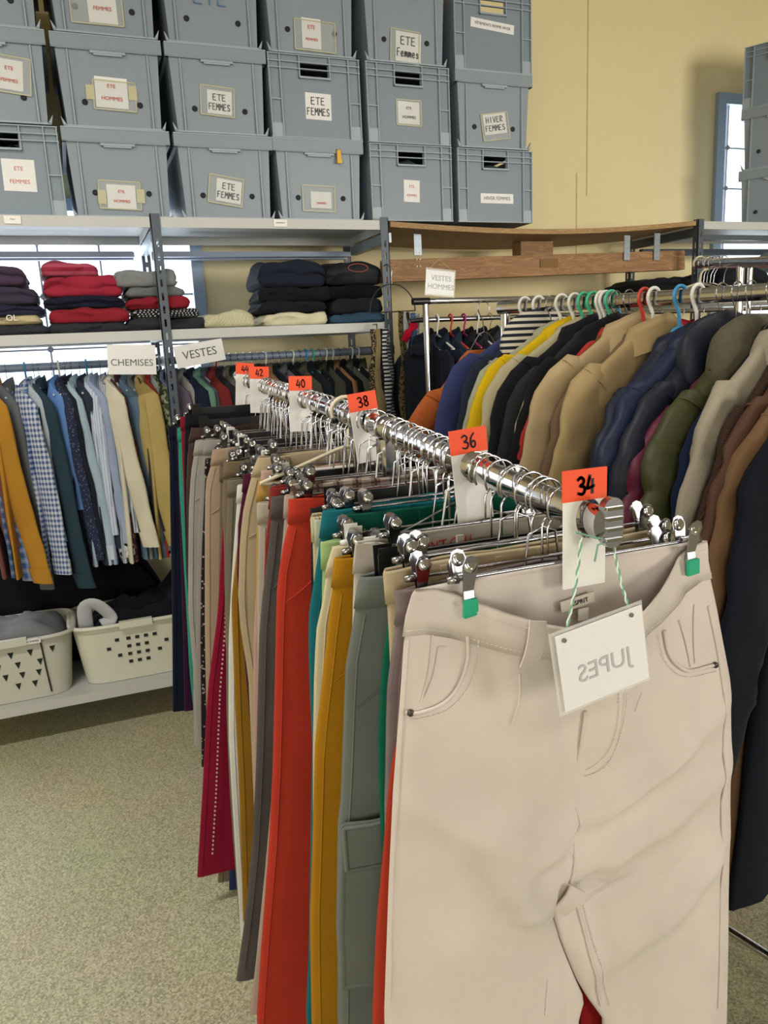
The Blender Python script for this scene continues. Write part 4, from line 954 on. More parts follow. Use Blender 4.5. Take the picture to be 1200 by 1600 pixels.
# clip hangers
def clip_parts(r, x, zb, style):
    """a sprung clip straddling the hanger bar"""
    z1 = zb + .016; z0 = zb - .034; name = 'clip'
    m = blackpl if style == 'black' else (whitepl if style == 'white' else chrome2)
    mb = MB()
    for s_ in (-1, 1):
        out = [(-.006, z0), (.006, z0), (.0075, z0 + .012), (.006, z0 + .022), (.0085, z1 - .006), (.0095, z1 + .002), (.0065, z1 + .010), (0, z1 + .0125), (-.0065, z1 + .010), (-.0095, z1 + .002), (-.0085, z1 - .006), (-.006, z0 + .022), (-.0075, z0 + .012)]
        if style == 'black': out = [(-.013, z0), (.013, z0), (.013, z1 + .006), (-.013, z1 + .006)]
        if style == 'white': out = [(-.012, z0 + .01), (.012, z0 + .01), (.010, z1 + .008), (-.010, z1 + .008)]
        def Yo(z): return s_ * ((.0075 if style == 'green' else .0022) + .010 * max(0, (z - z0 - .016) / .05) ** 1.2 + .004 * max(0, 1 - (z - z0) / .012))
        mb.prism(out, lambda a, b: (x + a, Yo(b) + .0006, b), lambda a, b: (x + a, Yo(b) - .0006, b))
    c = mb.obj(name, m, r)
    if style not in ('black', 'white'):
        for s_ in (-1, 1):
            bb = MB(); bb.lathe([(.0035, -.001), (.0035, .0005), (.0072, .0025), (.0082, .0), (.0072, -.002), (0, -.002), (0, -.001)], (x, s_ * .0135, z1 + .001), 16, 'Y'); bb.obj('boss', chrome, c)
        sp = MB(); sp.tube([(x - .008 + .016 * k / 30, .004 * math.cos(k * 1.6), z1 - .014 + .004 * math.sin(k * 1.6)) for k in range(31)], .0009, 5); sp.obj('spring', chrome, c)
    if style == 'green':
        tp = MB(); o = [(-.0085, z0 - .006), (.0085, z0 - .004), (.0075, z0 + .014), (-.0075, z0 + .013)]
        for s_ in (-1, 1): tp.prism(o, lambda a, b: (x + a, s_ * .0125 + .0025, b), lambda a, b: (x + a, s_ * .0125 - .0025, b))
        t_ = tp.obj('rubber_tip', mat('green_rubber', '#0f9d76', .55), c)
    return c
def clip_hanger_parts(r, half, drop, style):
    zb = -drop; m = chrome2 if style != 'white' else whitepl
    hr = .024
    pth = [(hr * math.cos(t), 0, hr * 1.08 * math.sin(t)) for t in [PI * (1.16 - 1.16 * k / 12) for k in range(13)]] + [(hr * .75, 0, -.014), (.003, 0, -hr - .006), (0, 0, -hr - .012), (0, 0, min(-hr - .014, zb))]
    mb = MB(); mb.tube(pth, .0016, 6); mb.obj('hook', chrome, r)
    mb = MB()
    if style == 'black': mb.box((0, 0, zb), (half * 2 + .02, .006, .022))
    else:
        mb.tube([(-half - .012, 0, zb), (half + .012, 0, zb)], .0022 if style != 'white' else .004, 8)
        for s_ in (-1, 1): mb.lathe([(0, -.006), (.004, -.006), (.0055, .006), (0, .006)], (s_ * (half + .014), 0, zb), 8, 'X')
    if drop > .09 and style != 'black': mb.tube([(-.03, 0, zb + .006), (-.02, 0, -hr - .02), (0, 0, -hr - .012), (.02, 0, -hr - .02), (.03, 0, zb + .006)], .0016, 6)
    mb.obj('bar', blackpl if style == 'black' else m, r)
    for s_ in (-1, 1): clip_parts(r, s_ * half, zb, style)
CHP = {}
def clip_hanger(label, Y, half, drop, style, group='clip hangers on the trouser rail', rz=0, x=None):
    key = (round(half, 2), round(drop, 2), style); loc = (RXC if x is None else x, Y, rail_z(Y))
    if key not in CHP:
        r = thing('clip_hanger', label, 'hanger', loc, rz, group); clip_hanger_parts(r, key[0], key[1], style); CHP[key] = r; return r
    return dup(CHP[key], loc, rz, label, group)
# ------------------------------------------------------------------ trousers
class Trousers:
    P_ = 2.6
    def __init__(s, Y, L, R, zw, zc, zh, bf=.014, bb=.012, sag=0, bulge=.014, bulge_b=.012, seed=0, amp=.006, c=None, inL=None, inR=None, extra=None):
        s.Y, s.zw, s.zc, s.zh, s.bf, s.bb, s.sag, s.bu, s.bub, s.seed, s.amp = Y, zw, zc, zh, bf, bb, sag, bulge, bulge_b, seed, amp
        s.Lt = sorted(L); s.Rt = sorted(R); s.ct = sorted(c) if c else None; s.inL_ = sorted(inL) if inL else None; s.inR_ = sorted(inR) if inR else None; s.extra = extra
    def L(s, z): return interp(s.Lt, z)
    def R(s, z): return interp(s.Rt, z)
    def c(s, z): return interp(s.ct, z) if s.ct else (s.L(s.zc) + s.R(s.zc)) / 2
    def inL(s, z):
        if s.inL_: return interp(s.inL_, z)
        t = (s.zc - z) / (s.zc - s.zh); return s.c(s.zc) - .004 - .05 * t + (s.L(z) - s.L(s.zc)) * .75
    def inR(s, z):
        if s.inR_: return interp(s.inR_, z)
        t = (s.zc - z) / (s.zc - s.zh); return s.c(s.zc) + .004 + .05 * t + (s.R(z) - s.R(s.zc)) * .75
    def yf(s, q): return max(0, 1 - abs(q) ** s.P_) ** (1 / s.P_)
    def shape(s, q, v):
        f = s.yf(q)
        return f if not s.sag else lerp(max(0, 1 - (q / .76) ** 2) ** 1.1 + .04 * f, f, max(0, min(1, v * 2)))
    def B(s, v, front): return lerp(s.bu if front else s.bub, s.bf if front else s.bb, max(0, min(1, v * 1.2)) ** .7)
    def disp(s, x, z, front):
        d = s.amp * (nz(x * 16 + s.seed * 5.7, z * 2.2, s.seed + (0 if front else 4)) + .45 * nz(x * 38 + s.seed, z * 7, s.seed + 2))
        if s.extra and front: d += s.extra(x, z)
        return d
    def torso_pt(s, t, v, right, off=0):
        """t in [0,pi]: 0 front centre, pi/2 side, pi back centre"""
        q = math.sin(t) ** .8 if math.sin(t) > 0 else 0; front = math.cos(t) >= 0
        z = lerp(s.zw, s.zc, v); c = s.c(z); a = (s.R(z) - c) if right else (c - s.L(z)); a += off
        f = s.yf(q); x = c + (a * q if right else -a * q)
        fy = s.shape(q, v) if front else f; y = s.Y + (-1 if front else 1) * (s.B(v, front) + off) * fy
        zz = z - (s.sag * max(0, 1 - (q / .9) ** 2) ** 1.3 * max(0, 1 - v * 1.6) if front else 0)
        zz += .007 * nz(x * 11 + s.seed, s.seed * .37, 0 if front else 3) * max(0, 1 - v * 2) * (0 if s.sag > .04 else 1)
        w = s.disp(x, zz, front) * f * min(1, .3 + v * 3)
        return Vector((x, y - w if front else y + w, zz))
    def leg_ring(s, z, right, M_, K_, w):
        c = s.inR(z) if right else s.inL(z); o = s.R(z) if right else s.L(z); cx, a = (c + o) / 2, abs(o - c) / 2
        sg = 1 if right else -1; T = M_ + 1 + K_; out = []
        tt = (s.zc - z) / max(.01, s.zc - s.zh); bf, bb = s.bf * (1 - .15 * tt), s.bb * (1 - .1 * tt)
        for i in range(T):
            al = PI / 2 + (i - M_ / 2) * 2 * PI / T
            sn, cs = math.sin(al), math.cos(al)
            x = cx + sg * a * (abs(sn) ** .8) * (1 if sn > 0 else -1); f = abs(cs) ** .75
            fr = cs > 0; y = s.Y + (-bf if fr else bb) * f
            d = s.disp(x, z, fr) * f; y += -d if fr else d
            if w < 1:
                if i <= M_:
                    t = PI * i / M_; q = math.sin(t) ** .8 if 0 < i < M_ else 0; f2 = s.yf(q); fr2 = math.cos(t) >= 0
                    x2 = c + (o - c) * q; y2 = s.Y + (-1 if fr2 else 1) * (s.bf if fr2 else s.bb) * f2; d = s.disp(x2, z, fr2) * f2; y2 += -d if fr2 else d
                else:
                    k = (i - M_) / (K_ + 1); x2 = c; y2 = lerp(s.Y + s.bb, s.Y - s.bf, k)
                x, y = lerp(x2, x, w), lerp(y2, y, w)
            out.append(Vector((x, y, z)))
        return out
    def mesh(s, M_=20, nT=12, nL=18, K_=4):
        mb = MB(); V = []; F = []
        for i in range(nT + 1):
            v = i / nT
            for k in range(2 * M_): V.append(s.torso_pt(PI * k / M_, v, False) if k <= M_ else s.torso_pt(PI * (2 * M_ - k) / M_, v, True))
        N = 2 * M_
        for i in range(nT):
            for k in range(N): F.append((i * N + k, i * N + (k + 1) % N, (i + 1) * N + (k + 1) % N, (i + 1) * N + k))
        base = nT * N; pF, pB = V[base], V[base + M_]; s0 = len(V)
        for k in range(1, K_ + 1): p = pB.lerp(pF, k / (K_ + 1)); V.append(Vector((p.x, p.y, s.zc - .004)))
        seam = [s0 + k for k in range(K_)]
        for right in (False, True):
            if not right: ring0 = [base + k for k in range(M_ + 1)] + seam
            else: ring0 = [base] + [base + 2 * M_ - k for k in range(1, M_ + 1)] + seam
            prev = ring0; T = len(ring0)
            for j in range(1, nL + 1):
                t = j / nL; z = lerp(s.zc, s.zh, t ** 1.15); w = min(1, j / 4); pts = s.leg_ring(z, right, M_, K_, w)
                cur = list(range(len(V), len(V) + T)); V += pts
                for a in range(T):
                    b = (a + 1) % T; f = (prev[a], prev[b], cur[b], cur[a]); F.append(f if not right else tuple(reversed(f)))
                prev = cur
        mb.add(V, F, True); return mb
    def band(s, h, off=.003, M_=24):
        mb = MB(); vz = h / (s.zw - s.zc); rings = []
        for v, o in ((vz, .0), (vz, off), (vz * .5, off), (0, off), (-.012, off * .5), (0, 0), (vz * .5, -.001)):
            rings.append([s.torso_pt(PI * k / M_, v, False, o) if k <= M_ else s.torso_pt(PI * (2 * M_ - k) / M_, v, True, o) for k in range(2 * M_)])
        mb.loft(rings, caps=(False, False)); return mb
    def front(s, x, z, off=.0012):
        """point on the outside of the front at (x, z)"""
        if z >= s.zc:
            c = s.c(z); q = (x - c) / ((s.R(z) - c) if x > c else (c - s.L(z))); q = max(-.999, min(.999, q)); v = (s.zw - z) / (s.zw - s.zc)
            for _ in range(3): v = max(0, (s.zw - z - s.sag * max(0, 1 - (q / .9) ** 2) ** 1.3 * max(0, 1 - v * 1.6)) / (s.zw - s.zc))
            f = s.yf(q); y = s.Y - s.B(v, True) * s.shape(q, v) - s.disp(x, z, True) * f * min(1, .3 + v * 3)
        else:
            right = x > (s.inL(z) + s.inR(z)) / 2; c = s.inR(z) if right else s.inL(z); o = s.R(z) if right else s.L(z)
            q = (x - (c + o) / 2) / (abs(o - c) / 2); q = max(-.98, min(.98, q)); f = max(0, 1 - abs(q) ** 2.5) ** (.375)
            tt = (s.zc - z) / max(.01, s.zc - s.zh); y = s.Y - s.bf * (1 - .15 * tt) * f - s.disp(x, z, True) * f
        return Vector((x, y - off, z))
    def seam(s, pts, r=.0011, off=.0012, sub=5, dashed=False):
        mb = MB(); P = smooth_path(pts, sub); Q = [s.front(x, z, off) for x, z in P]
        if not dashed: mb.tube(Q, r, 6)
        else:
            acc = 0; seg = []
            for a, b in zip(Q[:-1], Q[1:]):
                L_ = (b - a).length; n_ = max(1, int(L_ / .0034))
                for k in range(n_): mb.tube([a.lerp(b, (k + .1) / n_), a.lerp(b, (k + .7) / n_)], r, 4)
        return mb
def px_profile(Y, pts): return [(p.z, p.x) for p in (at(a, b, Y) for a, b in pts)]
def pants(label, Y, col, pts, hem=None, kind='trousers', pat='plain', c2='#222222', style='chrome', thick=.012, half=None, seams=True, cargo=False, sag=0, crease=False, rough=.85, zw=None, s=1.0, name='trousers'):
    L = px_profile(Y, pts); zw = L[0][0] if zw is None else zw
    zh = hem if hem is not None else .30
    if hem == 'px': zh = L[-1][0]
    hw = RXC - L[0][1]
    R = [(z, RXC + min(max(hw, RXC - x), hw + .03)) for z, x in L]
    L = [(zh - .01, L[-1][1])] + L; R = [(zh - .01, R[-1][1])] + R
    seed = hash_(label) % 97
    m = fab(col, pat, c2, s, rough)
    T = Trousers(Y, L, R, zw, zw - .30, zh, bf=thick, bb=thick * .9, bulge=thick * (1.1 if not sag else 2.2), bulge_b=thick, sag=sag, seed=seed, amp=.0055)
    r = thing(name, label, kind, (0, 0, 0), 0, 'trousers on the rack')
    T.mesh(16, 8, 14, 3).obj('legs', m, r)
    T.band(.038, .0025, 16).obj('waistband', m, r)
    if seams:
        zs_ = [lerp(zw - .045, zh + .03, k / 14) for k in range(15)]
        T.seam([(T.L(z) + .012, z) for z in zs_], .0013, .0006, 1).obj('side_seam', m, r)
    if crease:
        T.seam([(lerp(T.L(z), T.inL(z) if z < T.zc else T.c(z), .5), z) for z in [lerp(zw - .06, zh + .02, k / 12) for k in range(13)]], .0014, .0004, 1).obj('crease', m, r)
    for k, f in enumerate((.35, .72)):
        x = lerp(T.L(zw), RXC, f); p = T.front(x, zw - .022, .003)
        mb = MB(); mb.box((p.x, p.y, p.z), (.010, .004, .046)); mb.obj('belt_loop', m, r)
    mb = T.seam([(T.L(zw - .05) + .07, zw - .045), (T.L(zw) + .045, zw - .12), (T.L(zw - .17) + .016, zw - .17)], .0014, .0008); mb.obj('pocket_seam', m, r)
    if cargo:
        for z0, z1 in ((.50, .72),):
            za, zb = zw - .33, zw - .57
            P = []
            for i in range(7):
                z = lerp(za, zb, i / 6); P.append([T.front(lerp(T.L(z) + .004, T.inL(z) - .03, j / 6), z, .012 + .006 * math.sin(PI * j / 6)) for j in range(7)])
            mb = MB(); mb.loft(P, closed=False)
            mb.loft([[p + Vector((0, .014, 0)) for p in rw] for rw in reversed(P)], closed=False)
            mb.tube([P[i][0] + Vector((-.0, .006, 0)) for i in range(7)], .007, 8); mb.tube([P[-1][j] + Vector((0, .006, 0)) for j in range(7)], .007, 8); mb.tube([P[0][j] + Vector((0, .004, 0)) for j in range(7)], .006, 8)
            mb.obj('cargo_pocket', m, r)
            fl = MB(); z = za
            A = [[T.front(lerp(T.L(z) + .000, T.inL(z) - .028, j / 6), zq, .021) for j in range(7)] for zq in (za + .006, za - .03, za - .055)]
            fl.loft(A, closed=False); fl.loft([[p + Vector((0, .006, 0)) for p in rw] for rw in reversed(A)], closed=False); fl.tube(A[-1], .003, 6); fl.tube(A[0], .003, 6); fl.tube([a[0] for a in A], .0035, 6); fl.obj('pocket_flap', m, r)
    hf = half if half else max(.12, hw - .035)
    zb = zw + .012; drop = rail_z(Y) - zb
    if style: clip_hanger('hanger gripping the ' + ' '.join(label.split()[:11]), Y, hf, max(.05, drop), style)
    return T
# --- the row of trousers, near to far.  Outline points are where the left edge stands in its own plane
pants('coral red trousers peeking left of the cream jeans at the front', .738, '#a3341f', [(668, 935), (650, 1010), (636, 1112), (616, 1160), (606, 1240), (596, 1360), (588, 1440), (583, 1560), (580, 1600)], style='chrome', thick=.012)
pants('washed mauve grey jeans second behind the cream jeans', .775, '#8a7d78', [(618, 925), (622, 950), (618, 975), (612, 1012), (604, 1080), (602, 1200), (600, 1280)], pat='denim', c2='#5d5257', thick=.012)
pants('beige trousers with turned waistband left of the mauve jeans', .81, '#b3a384', [(601, 893), (604, 930), (606, 960), (612, 1100), (618, 1300)], thick=.011)
pants('dark green jersey trousers between cargo and mauve jeans', .845, '#0c5a45', [(620, 884), (615, 915), (607, 960), (596, 1040), (590, 1160), (592, 1240), (600, 1400)], thick=.012)
pants('grey green cargo trousers with a flap pocket on the leg', .885, '#6a7069', [(563, 905), (556, 945), (553, 965), (540, 1040), (534, 1200), (532, 1250), (528, 1280), (525, 1460), (528, 1500), (527, 1600)], cargo=True, style='black', thick=.016, s=1)
Tw2 = pants('white jeans with red lettering inside the waistband', .93, '#b9b2a6', [(557, 852), (553, 893), (551, 947), (548, 1100), (550, 1300)], thick=.012, half=.14, sag=.03)
pants('mustard yellow utility trousers with patch pockets', .972, '#9f7011', [(524, 877), (521, 907), (516, 947), (512, 980), (502, 1076), (492, 1160), (488, 1320), (484, 1440), (487, 1600)], thick=.014)
pants('pale cream trousers just left of the mustard yellow ones', 1.008, '#bdb392', [(521, 858), (514, 880), (508, 905), (503, 947), (496, 960), (491, 1040), (489, 1160), (489, 1300)], thick=.011, style='white')
pants('light pistachio green trousers near the teal pair', 1.042, '#8fa970', [(503, 851), (504, 900), (502, 960), (500, 1100)], thick=.010)
pants('teal blue trousers between pistachio and coral pairs', 1.085, '#14616a', [(506, 802), (502, 831), (494, 887), (483, 955), (482, 1000), (484, 1080), (488, 1160), (482, 1500), (478, 1580)], thick=.013)
pants('dark green cotton trousers right of the teal pair, waist rising to the 36 tag', 1.062, '#07493a', [(541, 806), (541, 850), (540, 1000), (535, 1300)], thick=.012, half=.13, hem=.35)
pants('pale mint grey trousers behind the teal pair', 1.122, '#a3ab98', [(493, 818), (494, 840), (495, 900), (497, 1000)], thick=.010)
pants('cream corduroy trousers behind the mint grey pair', 1.155, '#b5a985', [(487, 810), (488, 830), (490, 900), (492, 1000)], pat='cord', thick=.010)
pants('black trousers right of the bright coral pair', 1.19, '#1b1c22', [(487, 797), (486, 850), (486, 900), (488, 1000), (490, 1300)], thick=.012, style='black')
pants('bright coral red wide trousers in the middle of the row', 1.24, '#aa3424', [(453, 784), (451, 820), (442, 854), (433, 910), (431, 977), (430, 1040), (426, 1200), (420, 1320), (408, 1480), (400, 1600)], thick=.016, hem=.16)
pants('brown and white checked trousers behind the coral pair', 1.29, '#b8ab9c', [(456, 761), (453, 786), (449, 820), (443, 860), (440, 960)], pat='plaid', c2='#4a3834', s=1.2, thick=.011)
pants('dusty pink trousers with frayed hem showing left of coral', 1.335, '#a58e82', [(446, 778), (444, 820), (436, 900), (428, 1150), (424, 1250), (414, 1360), (400, 1500), (390, 1585)], hem='px', thick=.010)
pants('charcoal grey flared jeans left of the coral pair', 1.385, '#57524f', [(425, 779), (421, 842), (410, 932), (405, 989), (403, 1080), (400, 1200), (394, 1320), (382, 1440), (369, 1532)], hem='px', pat='denim', c2='#403b3a', thick=.014)
pants('dark red trousers edge left of the charcoal jeans', 1.43, '#7d2723', [(424, 764), (420, 800), (414, 860), (411, 950), (412, 1100)], thick=.009)
pants('light grey beige trousers with back pocket tab', 1.475, '#a2988a', [(403, 790), (404, 842), (402, 910), (402, 980), (404, 1100), (408, 1250)], thick=.012)
pants('golden beige trousers with rolled waist behind the check pair', 1.53, '#a98448', [(405, 755), (402, 775), (401, 830), (400, 900), (402, 1000)], thick=.012)
pants('rose beige trousers, narrow edge behind the golden pair', 1.58, '#ad8f84', [(410, 740), (408, 760), (404, 850), (396, 1000), (396, 1250)], thick=.009)
pants('light khaki wide trousers draped high under the 38 tag', 1.64, '#a39377', [(404, 716), (395, 737), (381, 790), (375, 842), (372, 932), (376, 985), (388, 1056), (396, 1240)], thick=.018)
pants('dark plum trousers left of the light khaki pair', 1.70, '#47152c', [(382, 742), (378, 780), (372, 820), (370, 900)], thick=.009)
pants('ochre brown trousers falling behind the khaki pair', 1.745, '#876119', [(384, 760), (372, 842), (362, 932), (362, 960), (368, 1120), (374, 1240), (380, 1440)], hem='px', thick=.011)
pants('ivory trousers, thin pale edge left of the ochre pair', 1.79, '#c8c7bf', [(372, 760), (362, 900), (357, 1000), (357, 1150), (362, 1240), (376, 1468)], hem='px', thick=.008)
pants('taupe grey straight trousers with ironed waist', 1.835, '#6a6255', [(357, 752), (355, 797), (352, 865), (353, 977), (354, 1120), (359, 1240), (375, 1460)], hem='px', thick=.012, crease=True)
pants('olive brown trousers beside the taupe pair', 1.885, '#6d604a', [(351, 724), (348, 760), (347, 793), (350, 854), (352, 1000)], thick=.012)
pants('magenta wine trousers with a white dotted side stripe', 1.935, '#7c0f2c', [(352, 740), (349, 800), (340, 960), (332, 1020), (324, 1080), (316, 1240), (308, 1370)], hem='px', thick=.012)
pants('dark blue trousers whose hem shows under the magenta pair', 1.985, '#27335a', [(356, 735), (356, 900), (357, 1200), (358, 1392)], hem='px', thick=.009)
pants('brown trousers hem peeking below the magenta pair', 2.03, '#665a49', [(344, 730), (342, 900), (340, 1200), (341, 1400)], hem='px', thick=.009)
pants('pinkish beige trousers with rounded waist below the 42 tag', 2.08, '#9e8873', [(333, 704), (328, 735), (321, 752), (320, 820), (320, 977), (321, 1040), (323, 1150)], thick=.014)
pants('black trousers with white daisy print, narrow', 2.125, '#1c1719', [(322, 720), (318, 800), (314, 900), (313, 1000), (314, 1100), (315, 1198)], hem='px', pat='dots', c2='#8d8477', thick=.008)
pants('medium grey trousers left of the pinkish pair', 2.17, '#86837e', [(320, 690), (314, 740), (308, 850), (306, 1000), (307, 1120)], thick=.011)
pants('light grey long trousers near the far end of the row', 2.225, '#928e89', [(306, 690), (298, 741), (295, 797), (294, 887), (294, 960), (302, 1048), (303, 1164)], hem='px', thick=.012)
pants('dark brown leatherette trousers at the far end', 2.28, '#3c2a28', [(300, 672), (294, 700), (291, 760), (292, 900)], thick=.012, style='black', pat='leather')
pants('black skirt trousers with long clip bar at the far end', 2.33, '#14141b', [(290, 650), (288, 700), (288, 760), (291, 900)], thick=.012, style='black')
pants('crimson trousers edge at the far end of the row', 2.39, '#7b1429', [(283, 655), (284, 700), (288, 800), (292, 900)], thick=.009)
pants('sea green trousers second last of the row', 2.44, '#2d8877', [(278, 670), (280, 760), (284, 830), (291, 950), (296, 1050)], thick=.009)
pants('dark purple trousers third from the far end', 2.50, '#2c1029', [(276, 668), (280, 800), (286, 1000), (288, 1111)], hem='px', thick=.012)
pants('midnight navy long trousers hanging last at the far end', 2.56, '#0c1226', [(264, 668), (266, 800), (269, 960), (270, 1112)], hem='px', thick=.016)
# dotted stripe on the magenta pair
mg = [o for o in C.objects if o.get('label', '').startswith('magenta wine')][0]
mb = MB(); P = px_profile(1.92, [(352, 800), (346, 880), (344, 980), (336, 1080), (330, 1240), (324, 1340)]); P.sort(reverse=True)
for (z0, x0), (z1, x1) in zip(P[:-1], P[1:]):
    n_ = int((z0 - z1) / .012)
    for k in range(n_): t = k / n_; mb.box((lerp(x0, x1, t) + .012, 1.914, lerp(z0, z1, t)), (.004, .004, .004))
mb.obj('dotted_stripe', mat('stripe_dots', '#c8a6a2', .7), mg)
# lettering inside the white waistband
wj = [o for o in C.objects if o.get('label', '').startswith('white jeans with red')][0]
p = at(692, 851, .94); mb = MB(); q0 = Tw2.torso_pt(PI, .05, False)
t_ = text("DON'T CALL", .0165, mat('red_print', '#b02a2a', .6), wj, Matrix.Translation((p.x, q0.y - .004, Tw2.zw - .018)) @ Matrix.Rotation(-.04, 4, 'Y') @ FRONT, shear=.15)
# extra bare hangers crowding the rail
k_ = 0
for (y0, y1, n_, words) in ((.77, .95, 3, 'between the first and second cards'), (.99, 1.36, 9, 'between the second and third cards'), (1.41, 1.80, 10, 'between the third and fourth cards'), (1.86, 2.22, 10, 'between the fourth and fifth cards'), (2.27, 2.55, 6, 'beyond the last cards')):
    for k in range(n_):
        rr = R_(k_ * 3 + 1); st_ = ('chrome', 'chrome', 'black', 'white')[k % 4]; y = lerp(y0, y1, (k + .5 + rr.uniform(-.3, .3)) / n_); k_ += 1
        w2 = {'chrome': 'chrome', 'black': 'black-barred', 'white': 'white-barred'}[st_]; clip_hanger('spare ' + w2 + ' hanger crowded on the trouser rail ' + words, y, .13, (.10, .12)[k % 2] if False else .12, st_, 'spare ' + w2 + ' hangers ' + words, rr.uniform(-.08, .08))
h_ = hanger('cream', 'cream plastic hanger whose broad hook sits left of the 38 tag', (RXC, 1.52, rail_z(1.52) + .004), 0, .19, .06, hook_r=.030)
h_ = hanger('wire', 'thin chrome wire hanger with sloping arms right behind the 36 tag', (RXC, 1.02, rail_z(1.02) + .002), .1, .15, .05, hook_r=.026)
# ------------------------------------------------------------------ the cream jeans in front
YW = .705
def fx(pts, Y=.69): return px_profile(Y, pts)
Lw = fx([(660, 925), (648, 960), (640, 1010), (632, 1120), (622, 1250), (615, 1400), (608, 1600)])
Rw = fx([(1117, 875), (1131, 950), (1150, 1060), (1154, 1180), (1150, 1400), (1147, 1600)])
zwW = EYE - .2535; pc = at(893, 1388, .688); zcW = pc.z
inLw = [(zcW, pc.x)] + fx([(868, 1432), (884, 1480), (908, 1540), (923, 1572), (914, 1604)]) + [(.3, .50)]
inRw = [(zcW, pc.x + .001)] + fx([(869, 1432), (885, 1480), (909, 1540), (927, 1570), (952, 1604)]) + [(.3, .55)]
Lw = [(.3, Lw[-1][1] - .01)] + Lw; Rw = [(.3, Rw[-1][1])] + Rw
pf = at(905, 1215, .688)
def wrinkle(x, z):
    d = 0
    # soft diagonal drag lines running from the crotch to the hips, and a bulge over each thigh
    for (x0, z0, ang, wd, ln, am) in ((pc.x + .03, zcW + .10, .42, .016, .16, .007), (pc.x + .05, zcW + .035, .30, .020, .20, .006), (pc.x - .06, zcW + .08, 2.6, .022, .14, .006), (pc.x - .04, zcW - .03, 2.2, .02, .12, .007), (pc.x + .10, zcW - .10, .55, .02, .15, .006), (pc.x + .03, zcW - .02, 1.75, .012, .12, -.006), (pc.x - .05, zcW + .20, 1.9, .02, .12, .004), (pc.x + .05, zcW + .24, 1.4, .018, .10, .004)):
        ux, uz = math.cos(ang), math.sin(ang); a = (x - x0) * ux + (z - z0) * uz; b = -(x - x0) * uz + (z - z0) * ux
        d += 2.9 * am * math.exp(-(b / wd) ** 2) * math.exp(-((a - ln * .35) / ln) ** 2)
    d += .010 * math.exp(-((x - (pc.x - .12)) / .08) ** 2 - ((z - zcW + .05) / .22) ** 2) + .010 * math.exp(-((x - (pc.x + .14)) / .08) ** 2 - ((z - zcW - .02) / .2) ** 2)
    d -= .010 * math.exp(-((x - pc.x) / .012) ** 2) * max(0, min(1, (EYE - .45 - z) / .12))
    return d
cm = fab('#cfc4bb', 'plain', '#c2b39f')
W = Trousers(YW, Lw, Rw, zwW, zcW, .34, bf=.020, bb=.006, sag=.055, bulge=.055, bulge_b=.010, seed=3, amp=.009, c=[(.3, pc.x), (zcW, pc.x), (pf.z, pf.x), (zwW, .503)], inL=inLw, inR=inRw, extra=wrinkle)
jr = thing('jeans', 'large cream white jeans with hip pockets hanging in front by green-tipped clips', 'jeans', (0, 0, 0))
W.mesh(48, 40, 40, 6).obj('legs', cm, jr)
W.band(.043, .0028, 48).obj('waistband', cm, jr)
thread = mat('cream_thread', '#ddd5ca', .8)
def P2(*pts): return [(p.x, p.z) for p in (at(a, b, .672) for a, b in pts)]
def add_seam(pts, name='seam', r=.0012, m=cm, off=.001, dashed=False, sub=5): return W.seam(P2(*pts), r, off, sub, dashed).obj(name, m, jr)
# pockets: recessed bag panel, rolled opening edge, stitching
def pocket(edge, inner):
    e = smooth_path(P2(*edge), 5); mb = MB(); mb.tube([W.front(x, z, .0022) for x, z in e], .0022, 8); mb.obj('pocket_edge', cm, jr)
    W.seam([(x + .0, z) for x, z in P2(*inner)], .0007, .0012, 5, True).obj('stitching', thread, jr)
pocket([(743, 1003), (741, 1040), (726, 1080), (700, 1108), (668, 1124), (648, 1128)], [(757, 1008), (753, 1048), (736, 1090), (706, 1118), (668, 1134), (650, 1138)])
pocket([(1037, 985), (1044, 1020), (1064, 1043), (1090, 1050), (1132, 1043)], [(1027, 990), (1034, 1026), (1058, 1052), (1090, 1060), (1132, 1054)])
for pts in ([(692, 1004), (684, 1060), (670, 1110)], [(700, 1022), (690, 1066), (676, 1100)], [(1068, 972), (1080, 1020), (1084, 1044)], [(1104, 952), (1096, 1000), (1094, 1040)]):
    add_seam(pts, 'pocket_fold', .0010)
add_seam([(700, 1022), (712, 1022)], 'pocket_fold', .0009)
add_seam([(905, 1105), (904, 1160), (905, 1215), (912, 1270), (914, 1310), (906, 1350), (895, 1384)], 'centre_seam', .0020)
add_seam([(962, 1072), (962, 1130), (956, 1172), (938, 1204), (908, 1222)], 'fly_stitching', .0008, thread, .0012, True)
add_seam([(952, 1072), (952, 1130), (946, 1168), (930, 1196), (908, 1212)], 'fly_stitching', .0006, thread, .0012, True)
add_seam([(806, 1048), (803, 1090), (796, 1130)], 'dart', .0012)
add_seam([(1000, 1080), (988, 1110)], 'dart', .0010)
add_seam([(656, 1012), (646, 1120), (636, 1250), (628, 1400), (622, 1590)], 'side_seam', .0018)
add_seam([(1128, 955), (1138, 1050), (1143, 1180), (1140, 1400), (1137, 1590)], 'side_seam', .0018)
add_seam([(912, 1400), (922, 1450), (938, 1520), (958, 1594)], 'inseam', .0020)
add_seam([(922, 1396), (932, 1450), (950, 1520), (970, 1594)], 'stitching', .0008, thread, .0012, True)
add_seam([(868, 1548), (860, 1600)], 'stitching', .0008, thread, .0012, True)
